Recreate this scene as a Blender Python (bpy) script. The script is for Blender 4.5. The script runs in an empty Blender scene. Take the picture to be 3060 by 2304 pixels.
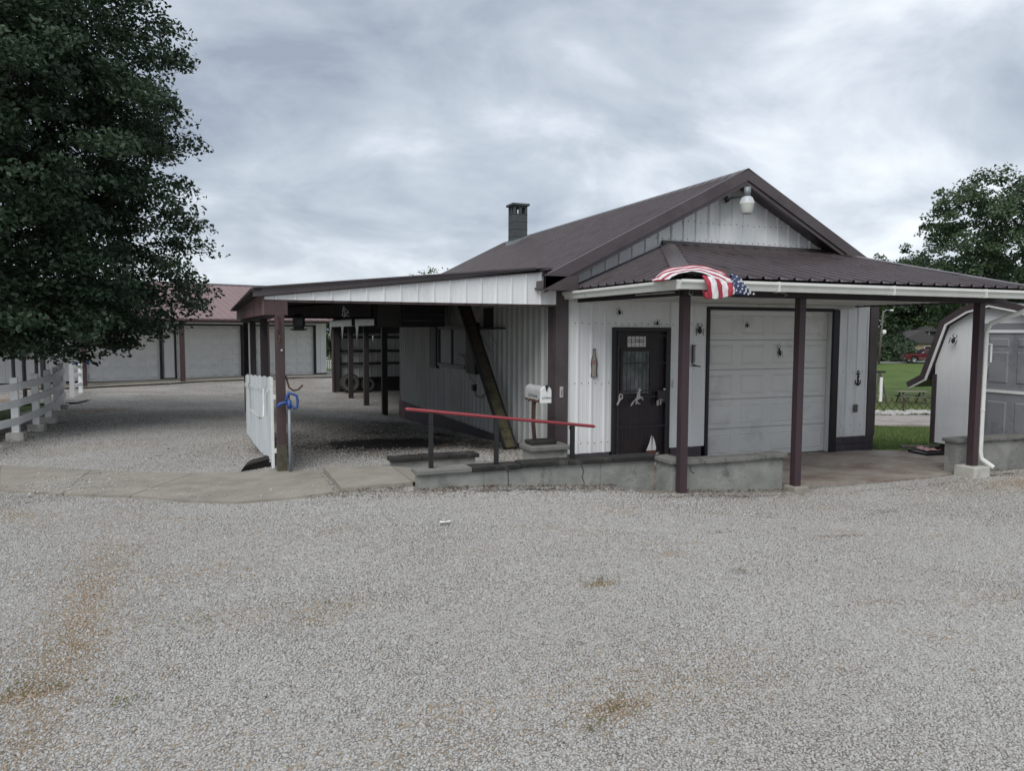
import bpy, math, random
import numpy as np
from mathutils import Vector, Matrix
rad=math.radians
S=bpy.context.scene
col=S.collection
# ---------------------------------------------------------------- camera
CAMZ=2.07
YAW,PITCH,ROLL=21.85,4.075,0.196
cd=bpy.data.cameras.new('camera'); cam=bpy.data.objects.new('camera',cd); col.objects.link(cam)
cd.sensor_width=36; cd.lens=36*2242/3060; cd.clip_start=.05; cd.clip_end=3000
cam.matrix_world=Matrix.Translation((0,0,CAMZ))@Matrix.Rotation(rad(-YAW),4,'Z')@Matrix.Rotation(rad(90-PITCH),4,'X')@Matrix.Rotation(rad(ROLL),4,'Z')
S.camera=cam
# ---------------------------------------------------------------- world
SUN_EL,SUN_AZ=50,222     # azimuth clockwise from +Y
w=bpy.data.worlds.new('World'); S.world=w; w.use_nodes=True
nt=w.node_tree; N=nt.nodes; L=nt.links; N.clear()
def nd(t,**k):
    n=N.new(t)
    for a,b in k.items(): setattr(n,a,b)
    return n
out=nd('ShaderNodeOutputWorld'); bg=nd('ShaderNodeBackground'); bg.inputs[1].default_value=.1
sky=nd('ShaderNodeTexSky',sky_type='NISHITA'); sky.sun_disc=False; sky.sun_elevation=rad(SUN_EL); sky.sun_rotation=rad(SUN_AZ)
tc=nd('ShaderNodeTexCoord'); sep=nd('ShaderNodeSeparateXYZ'); L.new(tc.outputs['Generated'],sep.inputs[0])
def math_(op,a,b=None,c=None,nodes=None,clamp=False):
    n=N.new('ShaderNodeMath'); n.operation=op; n.use_clamp=clamp
    for i,v in enumerate((a,b,c)):
        if v is None: continue
        if isinstance(v,(int,float)): n.inputs[i].default_value=v
        else: L.new(v,n.inputs[i])
    return n.outputs[0]
zz=math_('ADD',math_('MAXIMUM',sep.outputs[2],0.0),.45)
px_=math_('DIVIDE',sep.outputs[0],zz); py_=math_('DIVIDE',sep.outputs[1],zz)
cmb=nd('ShaderNodeCombineXYZ'); L.new(px_,cmb.inputs[0]); L.new(py_,cmb.inputs[1])
mp=nd('ShaderNodeMapping'); L.new(cmb.outputs[0],mp.inputs[0]); mp.inputs['Rotation'].default_value=(0,0,rad(38)); mp.inputs['Scale'].default_value=(1.0,1.3,1); mp.inputs['Location'].default_value=(3.1,1.7,0)
def noise(vec,scale,detail,rough,dist=0):
    n=N.new('ShaderNodeTexNoise'); L.new(vec,n.inputs['Vector']); n.inputs['Scale'].default_value=scale; n.inputs['Detail'].default_value=detail; n.inputs['Roughness'].default_value=rough; n.inputs['Distortion'].default_value=dist
    return n.outputs['Fac']
n1=noise(mp.outputs[0],1.15,3,.45,.25); n2=noise(mp.outputs[0],2.9,6,.55,.35)
mix=math_('ADD',math_('MULTIPLY',n1,.5),math_('MULTIPLY',n2,.5))
rp=nd('ShaderNodeValToRGB'); L.new(mix,rp.inputs[0])
e=rp.color_ramp.elements
e[0].position=.355; e[0].color=(.30,.345,.42,1)
e[1].position=.64; e[1].color=(.91,.93,.95,1)
m=e.new(.485); m.color=(.50,.55,.62,1)
m=e.new(.55); m.color=(.66,.71,.77,1)
sc=nd('ShaderNodeVectorMath',operation='SCALE'); L.new(rp.outputs[0],sc.inputs[0]); sc.inputs['Scale'].default_value=8.4
mx=nd('ShaderNodeMixRGB'); mx.inputs[0].default_value=.93; L.new(sky.outputs[0],mx.inputs[1]); L.new(sc.outputs[0],mx.inputs[2])
L.new(mx.outputs[0],bg.inputs[0]); L.new(bg.outputs[0],out.inputs[0])
sd=bpy.data.lights.new('sun','SUN'); sd.energy=1.5; sd.angle=rad(40); sd.color=(1,.98,.95)
so=bpy.data.objects.new('sun',sd); col.objects.link(so)
a=rad(SUN_AZ); el=rad(SUN_EL)
dv=Vector((math.sin(a)*math.cos(el),math.cos(a)*math.cos(el),math.sin(el)))
so.rotation_euler=dv.to_track_quat('Z','Y').to_euler(); so.location=(0,0,30)
S.view_settings.view_transform='Standard'; S.view_settings.look='None'; S.view_settings.gamma=1; S.view_settings.use_curve_mapping=False
S.view_settings.exposure=.54
# ---------------------------------------------------------------- materials
MATS={}
def mat(name,c1,c2=None,scale=6,rough=.6,bump=0,bscale=40,metal=0,stretch=(1,1,1),spec=.5,dirt=None,dirtscale=2,dirtpos=(.5,.7),detail=6,world=False):
    """two tone procedural surface: noise between c1 and c2, optional dirt colour, noise bump"""
    if name in MATS: return MATS[name]
    m=bpy.data.materials.new(name); m.use_nodes=True; t=m.node_tree; b=t.nodes['Principled BSDF']
    c2=c2 or tuple(v*.8 for v in c1)
    b.inputs['Roughness'].default_value=rough; b.inputs['Metallic'].default_value=metal; b.inputs['Specular IOR Level'].default_value=spec
    co=t.nodes.new('ShaderNodeTexCoord'); mp=t.nodes.new('ShaderNodeMapping'); mp.inputs['Scale'].default_value=stretch
    if world:
        g=t.nodes.new('ShaderNodeNewGeometry'); t.links.new(g.outputs['Position'],mp.inputs[0])
    else: t.links.new(co.outputs['Object'],mp.inputs[0])
    n=t.nodes.new('ShaderNodeTexNoise'); n.inputs['Scale'].default_value=scale; n.inputs['Detail'].default_value=detail; n.inputs['Roughness'].default_value=.62; t.links.new(mp.outputs[0],n.inputs['Vector'])
    r=t.nodes.new('ShaderNodeValToRGB'); r.color_ramp.elements[0].position=.35; r.color_ramp.elements[1].position=.65
    r.color_ramp.elements[0].color=(*c1,1); r.color_ramp.elements[1].color=(*c2,1); t.links.new(n.outputs['Fac'],r.inputs[0])
    last=r.outputs[0]
    if dirt:
        n3=t.nodes.new('ShaderNodeTexNoise'); n3.inputs['Scale'].default_value=dirtscale; n3.inputs['Detail'].default_value=8; n3.inputs['Roughness'].default_value=.7; t.links.new(mp.outputs[0],n3.inputs['Vector'])
        r3=t.nodes.new('ShaderNodeValToRGB'); r3.color_ramp.elements[0].position=dirtpos[0]; r3.color_ramp.elements[1].position=dirtpos[1]
        r3.color_ramp.elements[0].color=(0,0,0,1); r3.color_ramp.elements[1].color=(1,1,1,1); t.links.new(n3.outputs['Fac'],r3.inputs[0])
        x=t.nodes.new('ShaderNodeMixRGB'); t.links.new(r3.outputs[0],x.inputs[0]); t.links.new(last,x.inputs[1]); x.inputs[2].default_value=(*dirt,1); last=x.outputs[0]
    t.links.new(last,b.inputs['Base Color'])
    if bump:
        n2=t.nodes.new('ShaderNodeTexNoise'); n2.inputs['Scale'].default_value=bscale; n2.inputs['Detail'].default_value=5; t.links.new(mp.outputs[0],n2.inputs['Vector'])
        bp=t.nodes.new('ShaderNodeBump'); bp.inputs['Strength'].default_value=bump; bp.inputs['Distance'].default_value=.01; t.links.new(n2.outputs['Fac'],bp.inputs['Height']); t.links.new(bp.outputs[0],b.inputs['Normal'])
    MATS[name]=m; return m
WHITE=mat('white_siding',(.80,.81,.81),(.74,.755,.76),3,.42,.15,3,stretch=(1,1,.25),dirt=(.40,.41,.38),dirtscale=1.3,dirtpos=(.56,.85))
WHITEO=mat('white_siding_worn_shaded',(.46,.47,.455),(.37,.38,.37),3,.55,.15,3,stretch=(1,1,.25),dirt=(.36,.36,.32),dirtscale=1.6,dirtpos=(.5,.75))  # grimy siding white, darkened further to paint in the shade under the carport
WPAINT=mat('white_paint',(.80,.80,.79),(.72,.725,.72),9,.5,.2,30,dirt=(.42,.40,.34),dirtscale=5,dirtpos=(.58,.8))
WDOOR=mat('white_door',(.74,.745,.725),(.68,.69,.675),2.2,.45,.08,8,dirt=(.46,.45,.41),dirtscale=1.4,dirtpos=(.55,.85))
GUT=mat('white_gutter',(.74,.745,.71),(.66,.67,.63),5,.4,.1,10,dirt=(.35,.33,.27),dirtscale=3,dirtpos=(.58,.8))
BROWN=mat('brown_metal',(.062,.048,.050),(.078,.062,.065),3,.32,.08,6,dirt=(.045,.03,.032),dirtscale=2)
MAROON=mat('maroon_paint',(.075,.040,.040),(.058,.033,.034),8,.6,.35,35,stretch=(1,1,.2),dirt=(.03,.022,.024),dirtscale=3,dirtpos=(.5,.7))
PURPLE=mat('purple_brown_paint',(.058,.030,.036),(.040,.026,.031),6,.55,.3,35,stretch=(1,1,.2),dirt=(.085,.06,.06),dirtscale=5,dirtpos=(.6,.8))
FADED=mat('faded_maroon_paint',(.15,.085,.085),(.12,.065,.068),5,.65,.25,30,dirt=(.03,.028,.03),dirtscale=3.2,dirtpos=(.52,.66))
ROOFR=mat('red_brown_roof',(.215,.130,.122),(.185,.112,.106),2,.4,.05,6,dirt=(.16,.085,.08),dirtscale=1.2,dirtpos=(.55,.8))
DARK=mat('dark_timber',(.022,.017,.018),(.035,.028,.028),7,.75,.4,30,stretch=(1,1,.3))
SKIRT=mat('dark_block_paint',(.045,.036,.048),(.065,.055,.068),5,.6,.3,25,dirt=(.16,.16,.165),dirtscale=4,dirtpos=(.62,.8))
CONC=mat('concrete',(.32,.295,.25),(.255,.235,.20),3,.85,.5,120,dirt=(.13,.12,.10),dirtscale=1.1,dirtpos=(.5,.8),world=True)
CONCR=mat('concrete_rusty',(.32,.28,.24),(.26,.23,.20),2,.75,.35,110,dirt=(.15,.085,.06),dirtscale=1.0,dirtpos=(.46,.68),world=True)
BLOCK=mat('stained_block',(.30,.30,.28),(.20,.205,.19),4,.9,.9,35,dirt=(.045,.046,.040),dirtscale=3.4,dirtpos=(.56,.76),world=True)
CAPD=mat('mossy_cap',(.032,.030,.027),(.012,.012,.011),3,.95,.9,60,dirt=(.13,.125,.115),dirtscale=2.1,dirtpos=(.56,.72),world=True)
CAPL=mat('grey_cap',(.20,.195,.18),(.15,.148,.138),4,.95,.8,60,dirt=(.05,.05,.045),dirtscale=3,dirtpos=(.54,.7),world=True)
BLACKM=mat('black_metal',(.008,.010,.011),(.016,.017,.018),9,.5,.2,30)
REDP=mat('red_pipe_paint',(.30,.045,.058),(.24,.04,.05),9,.4,.15,30,dirt=(.20,.05,.05),dirtscale=6,dirtpos=(.6,.8))
BLUE=mat('blue_paint',(.02,.06,.22),(.025,.08,.27),9,.45,.2,30)
GALV=mat('galvanised',(.20,.22,.24),(.26,.28,.29),12,.5,.1,30,metal=.3)
RUST=mat('rusty_iron',(.12,.06,.035),(.05,.03,.025),14,.8,.5,50)
MOSSW=mat('mossy_plank',(.12,.11,.055),(.085,.075,.045),6,.9,.6,30,dirt=(.04,.032,.026),dirtscale=3,dirtpos=(.45,.62))
GATEM=mat('weathered_white_metal',(.60,.63,.64),(.50,.54,.56),4,.5,.2,14,stretch=(1,1,.3),dirt=(.23,.25,.17),dirtscale=1.6,dirtpos=(.56,.7))
DOORD=mat('dark_door_paint',(.020,.013,.016),(.028,.019,.023),5,.5,.1,20)
FRAMED=mat('black_trim',(.010,.010,.013),(.016,.015,.018),5,.5,.1,20)
GREYD=mat('grey_door',(.26,.27,.285),(.23,.24,.26),3,.5,.1,10,dirt=(.13,.14,.155),dirtscale=1.5)
RUBBER=mat('tyre_rubber',(.02,.02,.021),(.035,.035,.035),9,.8,.3,60)
WOODG=mat('grey_wood',(.13,.115,.10),(.085,.075,.065),9,.85,.4,40,stretch=(1,.3,1))
TAN=mat('tan_wall',(.36,.30,.2),(.3,.25,.17),4,.8)
SHING=mat('grey_shingle',(.09,.085,.085),(.06,.058,.06),12,.9,.3,50)
CHIM=mat('chimney_block',(.075,.085,.09),(.055,.062,.066),6,.85,.5,40)
FLASH=mat('flashing',(.32,.34,.35),(.22,.24,.25),9,.5,.4,30,metal=.4)
BARK=mat('bark',(.05,.042,.036),(.03,.026,.023),10,.95,.9,30,stretch=(1,1,.3))
ROCK=mat('pale_rock',(.42,.41,.39),(.27,.265,.255),5,.9,.8,25)
SIGNW=mat('sign_board',(.74,.71,.70),(.68,.65,.64),5,.7)
INK=mat('black_ink',(.012,.012,.014),(.02,.02,.02),5,.6)
ORNW=mat('pale_ornament',(.46,.44,.43),(.38,.36,.35),12,.6,.2,40)
def glass(name,c,rough=.06,spec=.6):
    m=mat(name,c,tuple(v*.8 for v in c),2,rough,spec=spec); return m
GLASS=glass('dark_glass',(.035,.043,.052),.04,.9)
GLOBE=mat('frosted_globe',(.62,.64,.58),(.55,.57,.52),3,.3)
REDF=mat('flag_red',(.38,.035,.055),(.31,.03,.048),14,.8,.2,60)
WHF=mat('flag_white',(.70,.68,.68),(.60,.585,.59),14,.8,.2,60)
BLF=mat('flag_blue',(.012,.025,.075),(.02,.035,.09),14,.8,.2,60)
ROAD=mat('asphalt',(.24,.245,.25),(.20,.205,.21),1,.9)
DRIVE=mat('driveway_gravel',(.36,.33,.30),(.24,.21,.19),3,.95,.6,25,dirt=(.17,.13,.11),dirtscale=.5,dirtpos=(.5,.62),detail=10,world=True)
TRUCKR=mat('truck_red_paint',(.095,.007,.014),(.08,.007,.013),2,.25)
CHROME=mat('chrome',(.6,.6,.6),(.5,.5,.5),3,.2,metal=.9)

def leafmat(name,c,c2,tr=.25):
    m=bpy.data.materials.new(name); m.use_nodes=True; t=m.node_tree; b=t.nodes['Principled BSDF']; o=t.nodes['Material Output']
    at=t.nodes.new('ShaderNodeAttribute'); at.attribute_name='tone'
    r=t.nodes.new('ShaderNodeMixRGB'); r.inputs[1].default_value=(*c,1); r.inputs[2].default_value=(*c2,1); t.links.new(at.outputs['Fac'],r.inputs[0])
    t.links.new(r.outputs[0],b.inputs['Base Color']); b.inputs['Roughness'].default_value=.5; b.inputs['Specular IOR Level'].default_value=.35
    tl=t.nodes.new('ShaderNodeBsdfTranslucent'); t.links.new(r.outputs[0],tl.inputs[0])
    x=t.nodes.new('ShaderNodeMixShader'); x.inputs[0].default_value=tr; t.links.new(b.outputs[0],x.inputs[1]); t.links.new(tl.outputs[0],x.inputs[2]); t.links.new(x.outputs[0],o.inputs[0])
    return m
LEAF=leafmat('dark_pear_leaf',(.026,.048,.027),(.070,.108,.058),.24)
LEAF2=leafmat('maple_leaf',(.042,.072,.038),(.085,.125,.060),.28)
LEAF3=leafmat('light_leaf',(.065,.11,.042),(.12,.175,.065),.3)
GRASSB=leafmat('grass_blade',(.085,.135,.036),(.14,.19,.06),.3)

def gravel_mat():
    m=bpy.data.materials.new('crushed_gravel'); m.use_nodes=True; t=m.node_tree; b=t.nodes['Principled BSDF']; l=t.links
    g=t.nodes.new('ShaderNodeNewGeometry')
    def vor(s,feature='F1'):
        v=t.nodes.new('ShaderNodeTexVoronoi'); v.inputs['Scale'].default_value=s; v.feature=feature; l.new(g.outputs['Position'],v.inputs['Vector']); return v
    def noi(s,d=6,r=.6):
        n=t.nodes.new('ShaderNodeTexNoise'); n.inputs['Scale'].default_value=s; n.inputs['Detail'].default_value=d; n.inputs['Roughness'].default_value=r; l.new(g.outputs['Position'],n.inputs['Vector']); return n.outputs['Fac']
    def ramp(f,p0,c0,p1,c1):
        r=t.nodes.new('ShaderNodeValToRGB'); e=r.color_ramp.elements; e[0].position=p0; e[0].color=(*c0,1); e[1].position=p1; e[1].color=(*c1,1); l.new(f,r.inputs[0]); return r.outputs[0]
    def mixc(mode,f,a_,b_):
        x=t.nodes.new('ShaderNodeMixRGB'); x.blend_type=mode
        for i,v in enumerate((f,a_,b_)):
            if isinstance(v,float): x.inputs[i].default_value=v
            elif isinstance(v,tuple): x.inputs[i].default_value=(*v,1)
            else: l.new(v,x.inputs[i])
        return x.outputs[0]
    v=vor(48); sepc=t.nodes.new('ShaderNodeSeparateColor'); l.new(v.outputs['Color'],sepc.inputs[0])
    c=ramp(sepc.outputs[0],.05,(.275,.264,.248),.95,(.51,.498,.477))
    gap=ramp(v.outputs['Distance'],.35,(1,1,1),.62,(.68,.66,.64)); c=mixc('MULTIPLY',1.0,c,gap)
    big=ramp(noi(.45,8,.65),.38,(.78,.755,.73),.62,(1.08,1.08,1.08)); c=mixc('MULTIPLY',1.0,c,big)
    c=mixc('MULTIPLY',1.0,c,ramp(noi(11,6,.8),.36,(.70,.69,.67),.62,(1.16,1.15,1.13)))
    warm=ramp(noi(1.3,8,.7),.56,(0,0,0),.74,(1,1,1)); wm=t.nodes.new('ShaderNodeMath'); wm.operation='MULTIPLY'; l.new(warm,wm.inputs[0]); wm.inputs[1].default_value=.18
    c=mixc('MULTIPLY',wm.outputs[0],c,(.70,.56,.44))
    def att(n):
        a_=t.nodes.new('ShaderNodeAttribute'); a_.attribute_name=n; return a_.outputs['Fac']
    def masked(attr,s,lo,hi):
        ad=t.nodes.new('ShaderNodeMath'); ad.operation='ADD'; l.new(att(attr),ad.inputs[0])
        mu=t.nodes.new('ShaderNodeMath'); mu.operation='MULTIPLY_ADD'; l.new(noi(s,9,.72),mu.inputs[0]); mu.inputs[1].default_value=1.1; mu.inputs[2].default_value=-.55; l.new(mu.outputs[0],ad.inputs[1])
        return ramp(ad.outputs[0],lo,(0,0,0),hi,(1,1,1))
    c=mixc('MIX',masked('tan',7,.32,.62),c,(.20,.135,.078))
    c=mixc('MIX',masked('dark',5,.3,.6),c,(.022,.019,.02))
    l.new(c,b.inputs['Base Color']); b.inputs['Roughness'].default_value=.9; b.inputs['Specular IOR Level'].default_value=.25
    inv=t.nodes.new('ShaderNodeMath'); inv.operation='SUBTRACT'; inv.inputs[0].default_value=1; l.new(v.outputs['Distance'],inv.inputs[1])
    bp=t.nodes.new('ShaderNodeBump'); bp.inputs['Strength'].default_value=.6; bp.inputs['Distance'].default_value=.010; l.new(inv.outputs[0],bp.inputs['Height'])
    bp2=t.nodes.new('ShaderNodeBump'); bp2.inputs['Strength'].default_value=.6; bp2.inputs['Distance'].default_value=.06; l.new(noi(6,6,.7),bp2.inputs['Height']); l.new(bp.outputs[0],bp2.inputs['Normal']); l.new(bp2.outputs[0],b.inputs['Normal'])
    return m
GRAVEL=gravel_mat()
def stone_mat():
    m=bpy.data.materials.new('gravel_stone'); m.use_nodes=True; t=m.node_tree; b=t.nodes['Principled BSDF']; l=t.links
    a_=t.nodes.new('ShaderNodeAttribute'); a_.attribute_type='INSTANCER'; a_.attribute_name='tone'
    r=t.nodes.new('ShaderNodeValToRGB'); e=r.color_ramp.elements
    e[0].position=0; e[0].color=(.07,.055,.04,1); e[1].position=1; e[1].color=(.60,.59,.567,1)
    for p,c in ((.12,(.33,.255,.175)),(.24,(.34,.295,.24)),(.55,(.375,.366,.348)),(.9,(.465,.458,.443))):
        q=e.new(p); q.color=(*c,1)
    l.new(a_.outputs['Fac'],r.inputs[0]); l.new(r.outputs[0],b.inputs['Base Color']); b.inputs['Roughness'].default_value=.85; b.inputs['Specular IOR Level'].default_value=.3
    return m
STONE=stone_mat()
def grass_mat():
    m=bpy.data.materials.new('mown_grass'); m.use_nodes=True; t=m.node_tree; b=t.nodes['Principled BSDF']; l=t.links
    g=t.nodes.new('ShaderNodeNewGeometry')
    def noi(s,d=6,r=.6):
        n=t.nodes.new('ShaderNodeTexNoise'); n.inputs['Scale'].default_value=s; n.inputs['Detail'].default_value=d; n.inputs['Roughness'].default_value=r; l.new(g.outputs['Position'],n.inputs['Vector']); return n.outputs['Fac']
    r=t.nodes.new('ShaderNodeValToRGB'); e=r.color_ramp.elements; e[0].position=.35; e[0].color=(.075,.125,.030,1); e[1].position=.66; e[1].color=(.135,.19,.055,1); l.new(noi(.35,10,.7),r.inputs[0])
    r2=t.nodes.new('ShaderNodeValToRGB'); e=r2.color_ramp.elements; e[0].position=.3; e[0].color=(.55,.55,.55,1); e[1].position=.7; e[1].color=(1.15,1.15,1.1,1); l.new(noi(22,6,.8),r2.inputs[0])
    x=t.nodes.new('ShaderNodeMixRGB'); x.blend_type='MULTIPLY'; x.inputs[0].default_value=1; l.new(r.outputs[0],x.inputs[1]); l.new(r2.outputs[0],x.inputs[2]); l.new(x.outputs[0],b.inputs['Base Color'])
    b.inputs['Roughness'].default_value=.9; b.inputs['Specular IOR Level'].default_value=.2
    bp=t.nodes.new('ShaderNodeBump'); bp.inputs['Strength'].default_value=.8; bp.inputs['Distance'].default_value=.05; l.new(noi(30,6,.8),bp.inputs['Height']); l.new(bp.outputs[0],b.inputs['Normal'])
    return m
GRASS=grass_mat()
# ---------------------------------------------------------------- helpers
ORG={}
def tag(o,label=None,cat=None,group=None,kind=None):
    if label: o['label']=label
    if cat: o['category']=cat
    if group: o['group']=group
    if kind: o['kind']=kind
    return o
def thing(name,label,cat,loc,rz=0,group=None):
    o=bpy.data.objects.new(name,None); col.objects.link(o); o.location=loc; o.rotation_euler=(0,0,rz); o.empty_display_size=.2
    ORG[o.name]=Vector(loc); return tag(o,label,cat,group)
def raw(name,verts,faces,m,parent=None,smooth=False,shift=True):
    me=bpy.data.meshes.new(name)
    if parent is not None and shift:
        og=ORG.get(parent.name,Vector((0,0,0))); verts=[(v[0]-og.x,v[1]-og.y,v[2]-og.z) for v in verts]
    me.from_pydata(verts,[],faces)
    ms=m if isinstance(m,(list,tuple)) else [m]
    for k in ms: me.materials.append(k)
    if smooth:
        for p in me.polygons: p.use_smooth=True
    me.update()
    o=bpy.data.objects.new(name,me); col.objects.link(o)
    if parent is not None: o.parent=parent; ORG[o.name]=ORG.get(parent.name,Vector((0,0,0))) if shift else Vector((0,0,0))
    return o
class MB:
    def __init__(s): s.v=[]; s.f=[]; s.mi=[]; s.k=0
    def add(s,vs,fs):
        b=len(s.v); s.v+= [tuple(x) for x in vs]
        for f in fs: s.f.append(tuple(i+b for i in f)); s.mi.append(s.k)
        return s
    def box(s,x0,x1,y0,y1,z0,z1):
        if x0>x1:x0,x1=x1,x0
        if y0>y1:y0,y1=y1,y0
        if z0>z1:z0,z1=z1,z0
        return s.add([(x0,y0,z0),(x1,y0,z0),(x1,y1,z0),(x0,y1,z0),(x0,y0,z1),(x1,y0,z1),(x1,y1,z1),(x0,y1,z1)],[(3,2,1,0),(4,5,6,7),(0,1,5,4),(1,2,6,5),(2,3,7,6),(3,0,4,7)])
    def beam(s,p,q,wd,ht,up=(0,0,1)):
        """rectangular bar from p to q (centre line)"""
        p=Vector(p);q=Vector(q);d=(q-p).normalized();u=Vector(up);r=d.cross(u)
        if r.length<1e-4: r=d.cross(Vector((1,0,0)))
        r.normalize();u=r.cross(d);r*=wd/2;u*=ht/2
        return s.add([p-r-u,p+r-u,p+r+u,p-r+u,q-r-u,q+r-u,q+r+u,q-r+u],[(0,1,2,3),(7,6,5,4),(1,0,4,5),(2,1,5,6),(3,2,6,7),(0,3,7,4)])
    def tube(s,pts,r,n=8,cap=True):
        pts=[Vector(p) for p in pts]; rs=r if isinstance(r,(list,tuple)) else [r]*len(pts); b=len(s.v); ref=None
        for i,p in enumerate(pts):
            d=(pts[min(i+1,len(pts)-1)]-pts[max(i-1,0)]).normalized()
            if ref is None: ref=d.cross(Vector((0,0,1))) if abs(d.z)<.9 else d.cross(Vector((1,0,0)))
            ref=(ref-d*ref.dot(d)).normalized(); bi=d.cross(ref)
            for k in range(n):
                a=2*math.pi*k/n; s.v.append(tuple(p+(ref*math.cos(a)+bi*math.sin(a))*rs[i]))
        for i in range(len(pts)-1):
            for k in range(n):
                a=b+i*n+k; c=b+i*n+(k+1)%n; s.f.append((a,c,c+n,a+n)); s.mi.append(s.k)
        if cap:
            s.f.append(tuple(b+k for k in range(n))[::-1]); s.mi.append(s.k); e_=b+(len(pts)-1)*n; s.f.append(tuple(e_+k for k in range(n))); s.mi.append(s.k)
        return s
    def prism(s,poly,d,fr=None):
        """poly list of 3D points, extruded by vector d"""
        n=len(poly); d=Vector(d); A=[Vector(p) for p in poly]; B=[p+d for p in A]
        return s.add(A+B,[tuple(range(n))[::-1],tuple(range(n,2*n))]+[(i,(i+1)%n,n+(i+1)%n,n+i) for i in range(n)])
    def lathe(s,c,prof,n=16,axis='z'):
        b=len(s.v)
        for (r,z) in prof:
            for k in range(n):
                a=2*math.pi*k/n
                q=(r*math.cos(a),r*math.sin(a),z)
                if axis=='y': q=(q[0],q[2],q[1])
                if axis=='x': q=(q[2],q[0],q[1])
                s.v.append((c[0]+q[0],c[1]+q[1],c[2]+q[2]))
        for i in range(len(prof)-1):
            for k in range(n):
                a=b+i*n+k;c_=b+i*n+(k+1)%n; s.f.append((a,c_,c_+n,a+n)); s.mi.append(s.k)
        return s
    def blob(s,c,rx,ry,rz,n=8,m=5):
        prof=[]
        b=len(s.v)
        for i in range(m+1):
            t=math.pi*i/m
            for k in range(n):
                a=2*math.pi*k/n; s.v.append((c[0]+rx*math.sin(t)*math.cos(a),c[1]+ry*math.sin(t)*math.sin(a),c[2]-rz*math.cos(t)))
        for i in range(m):
            for k in range(n):
                a=b+i*n+k;c_=b+i*n+(k+1)%n; s.f.append((a,c_,c_+n,a+n)); s.mi.append(s.k)
        return s
    def sheet(s,O,U,V,Nn,u0,u1,v0,v1,pitch=.2286,rw=.045,rh=.018,phase=0,brk=(),tw=None):
        """ribbed metal sheet: ribs run along V, profile steps along U; v0,v1 may be functions of u"""
        O=Vector(O);U=Vector(U);V=Vector(V);Nn=Vector(Nn)
        f0=v0 if callable(v0) else (lambda u:v0); f1=v1 if callable(v1) else (lambda u:v1)
        tw=tw or rw*.45
        us=[(u0,0.),(u1,0.)]; k=math.ceil((u0-phase-rw)/pitch)
        while phase+k*pitch<u1+rw:
            c=phase+k*pitch
            for du,h in ((-rw/2,0),(-tw/2,rh),(tw/2,rh),(rw/2,0)):
                if u0<c+du<u1: us.append((c+du,h))
            # low minor ribs
            for mdu in (pitch*.36,pitch*.64):
                for du,h in ((-.012,0),(0,rh*.12),(.012,0)):
                    if u0<c+mdu+du<u1: us.append((c+mdu+du,h))
            k+=1
        for q in brk:
            if u0<q<u1: us.append((q,0.))
        us.sort(); b=len(s.v)
        for u,h in us:
            s.v.append(tuple(O+U*u+V*f0(u)+Nn*h)); s.v.append(tuple(O+U*u+V*f1(u)+Nn*h))
        for i in range(len(us)-1):
            s.f.append((b+2*i,b+2*i+2,b+2*i+3,b+2*i+1)); s.mi.append(s.k)
        return s
    def build(s,name,m,parent=None,smooth=False,bevel=0,shift=True):
        o=raw(name,s.v,s.f,m,parent,smooth,shift)
        if any(s.mi): o.data.polygons.foreach_set('material_index',s.mi)
        if bevel:
            q=o.modifiers.new('bevel','BEVEL'); q.width=bevel; q.segments=2; q.limit_method='ANGLE'
        return o
def B(x0,x1,y0,y1,z0,z1): return MB().box(x0,x1,y0,y1,z0,z1)
def copy_tree(o,parent=None,loc=None,rz=None):
    c=o.copy(); col.objects.link(c); c.parent=parent
    if parent is not None: c.matrix_parent_inverse=o.matrix_parent_inverse
    for ch in o.children: copy_tree(ch,c)
    if loc is not None: c.location=loc
    if rz is not None: c.rotation_euler=(0,0,rz)
    return c
def text(name,s,size,loc,rot,m,parent,ext=.001,shear=0):
    cu=bpy.data.curves.new(name,'FONT'); cu.body=s; cu.size=size; cu.extrude=ext; cu.align_x='CENTER'; cu.align_y='CENTER'; cu.shear=shear
    t=bpy.data.objects.new(name,cu); col.objects.link(t); bpy.context.view_layer.update()
    me=bpy.data.meshes.new_from_object(t.evaluated_get(bpy.context.evaluated_depsgraph_get())); bpy.data.objects.remove(t)
    me.materials.clear(); me.materials.append(m)
    o=bpy.data.objects.new(name,me); col.objects.link(o); o.parent=parent
    og=ORG.get(parent.name,Vector((0,0,0))); o.location=Vector(loc)-og; o.rotation_euler=rot; return o
# ---------------------------------------------------------------- terrain
CP=[(0,0,.06),(-6,0,.1),(8,0,.0),(0,4,.10),(6,4,.02),(-5,6,.16),(12,4,-.02),(0,7.5,.2),(3,7.4,.24),(5.3,7.3,.11),(7,7.4,.0),(10.3,7.4,-.01),(14,7,-.02),(-3,11,.19),(.8,10,.245),(2.1,7.9,.31),(5.2,7.9,.14),(4.4,10.3,.2),(4.7,15,-.02),(4.7,19.7,-.24),(4.4,23,-.21),(4.4,29,-.22),(7,25,-.22),(.8,14,.2),(.8,20,.05),(-3.4,16,.2),(-3.5,20,.2),(-3.6,23,.18),(-4,30,-.03),(1,31,.0),(5,33,.0),(-12,18,.2),(-12,30,.1),(10,34,-.2),(12.5,10,-.03),(11.2,13,-.06),(-14,8,.2),(-14,0,.15),(14,0,0)]
CP=np.array(CP,float)
def _U(r2): return np.where(r2>1e-9,r2*np.log(r2+1e-12),0)
_n=len(CP); K=_U(((CP[:,None,:2]-CP[None,:,:2])**2).sum(-1))+np.eye(_n)*.5
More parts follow.
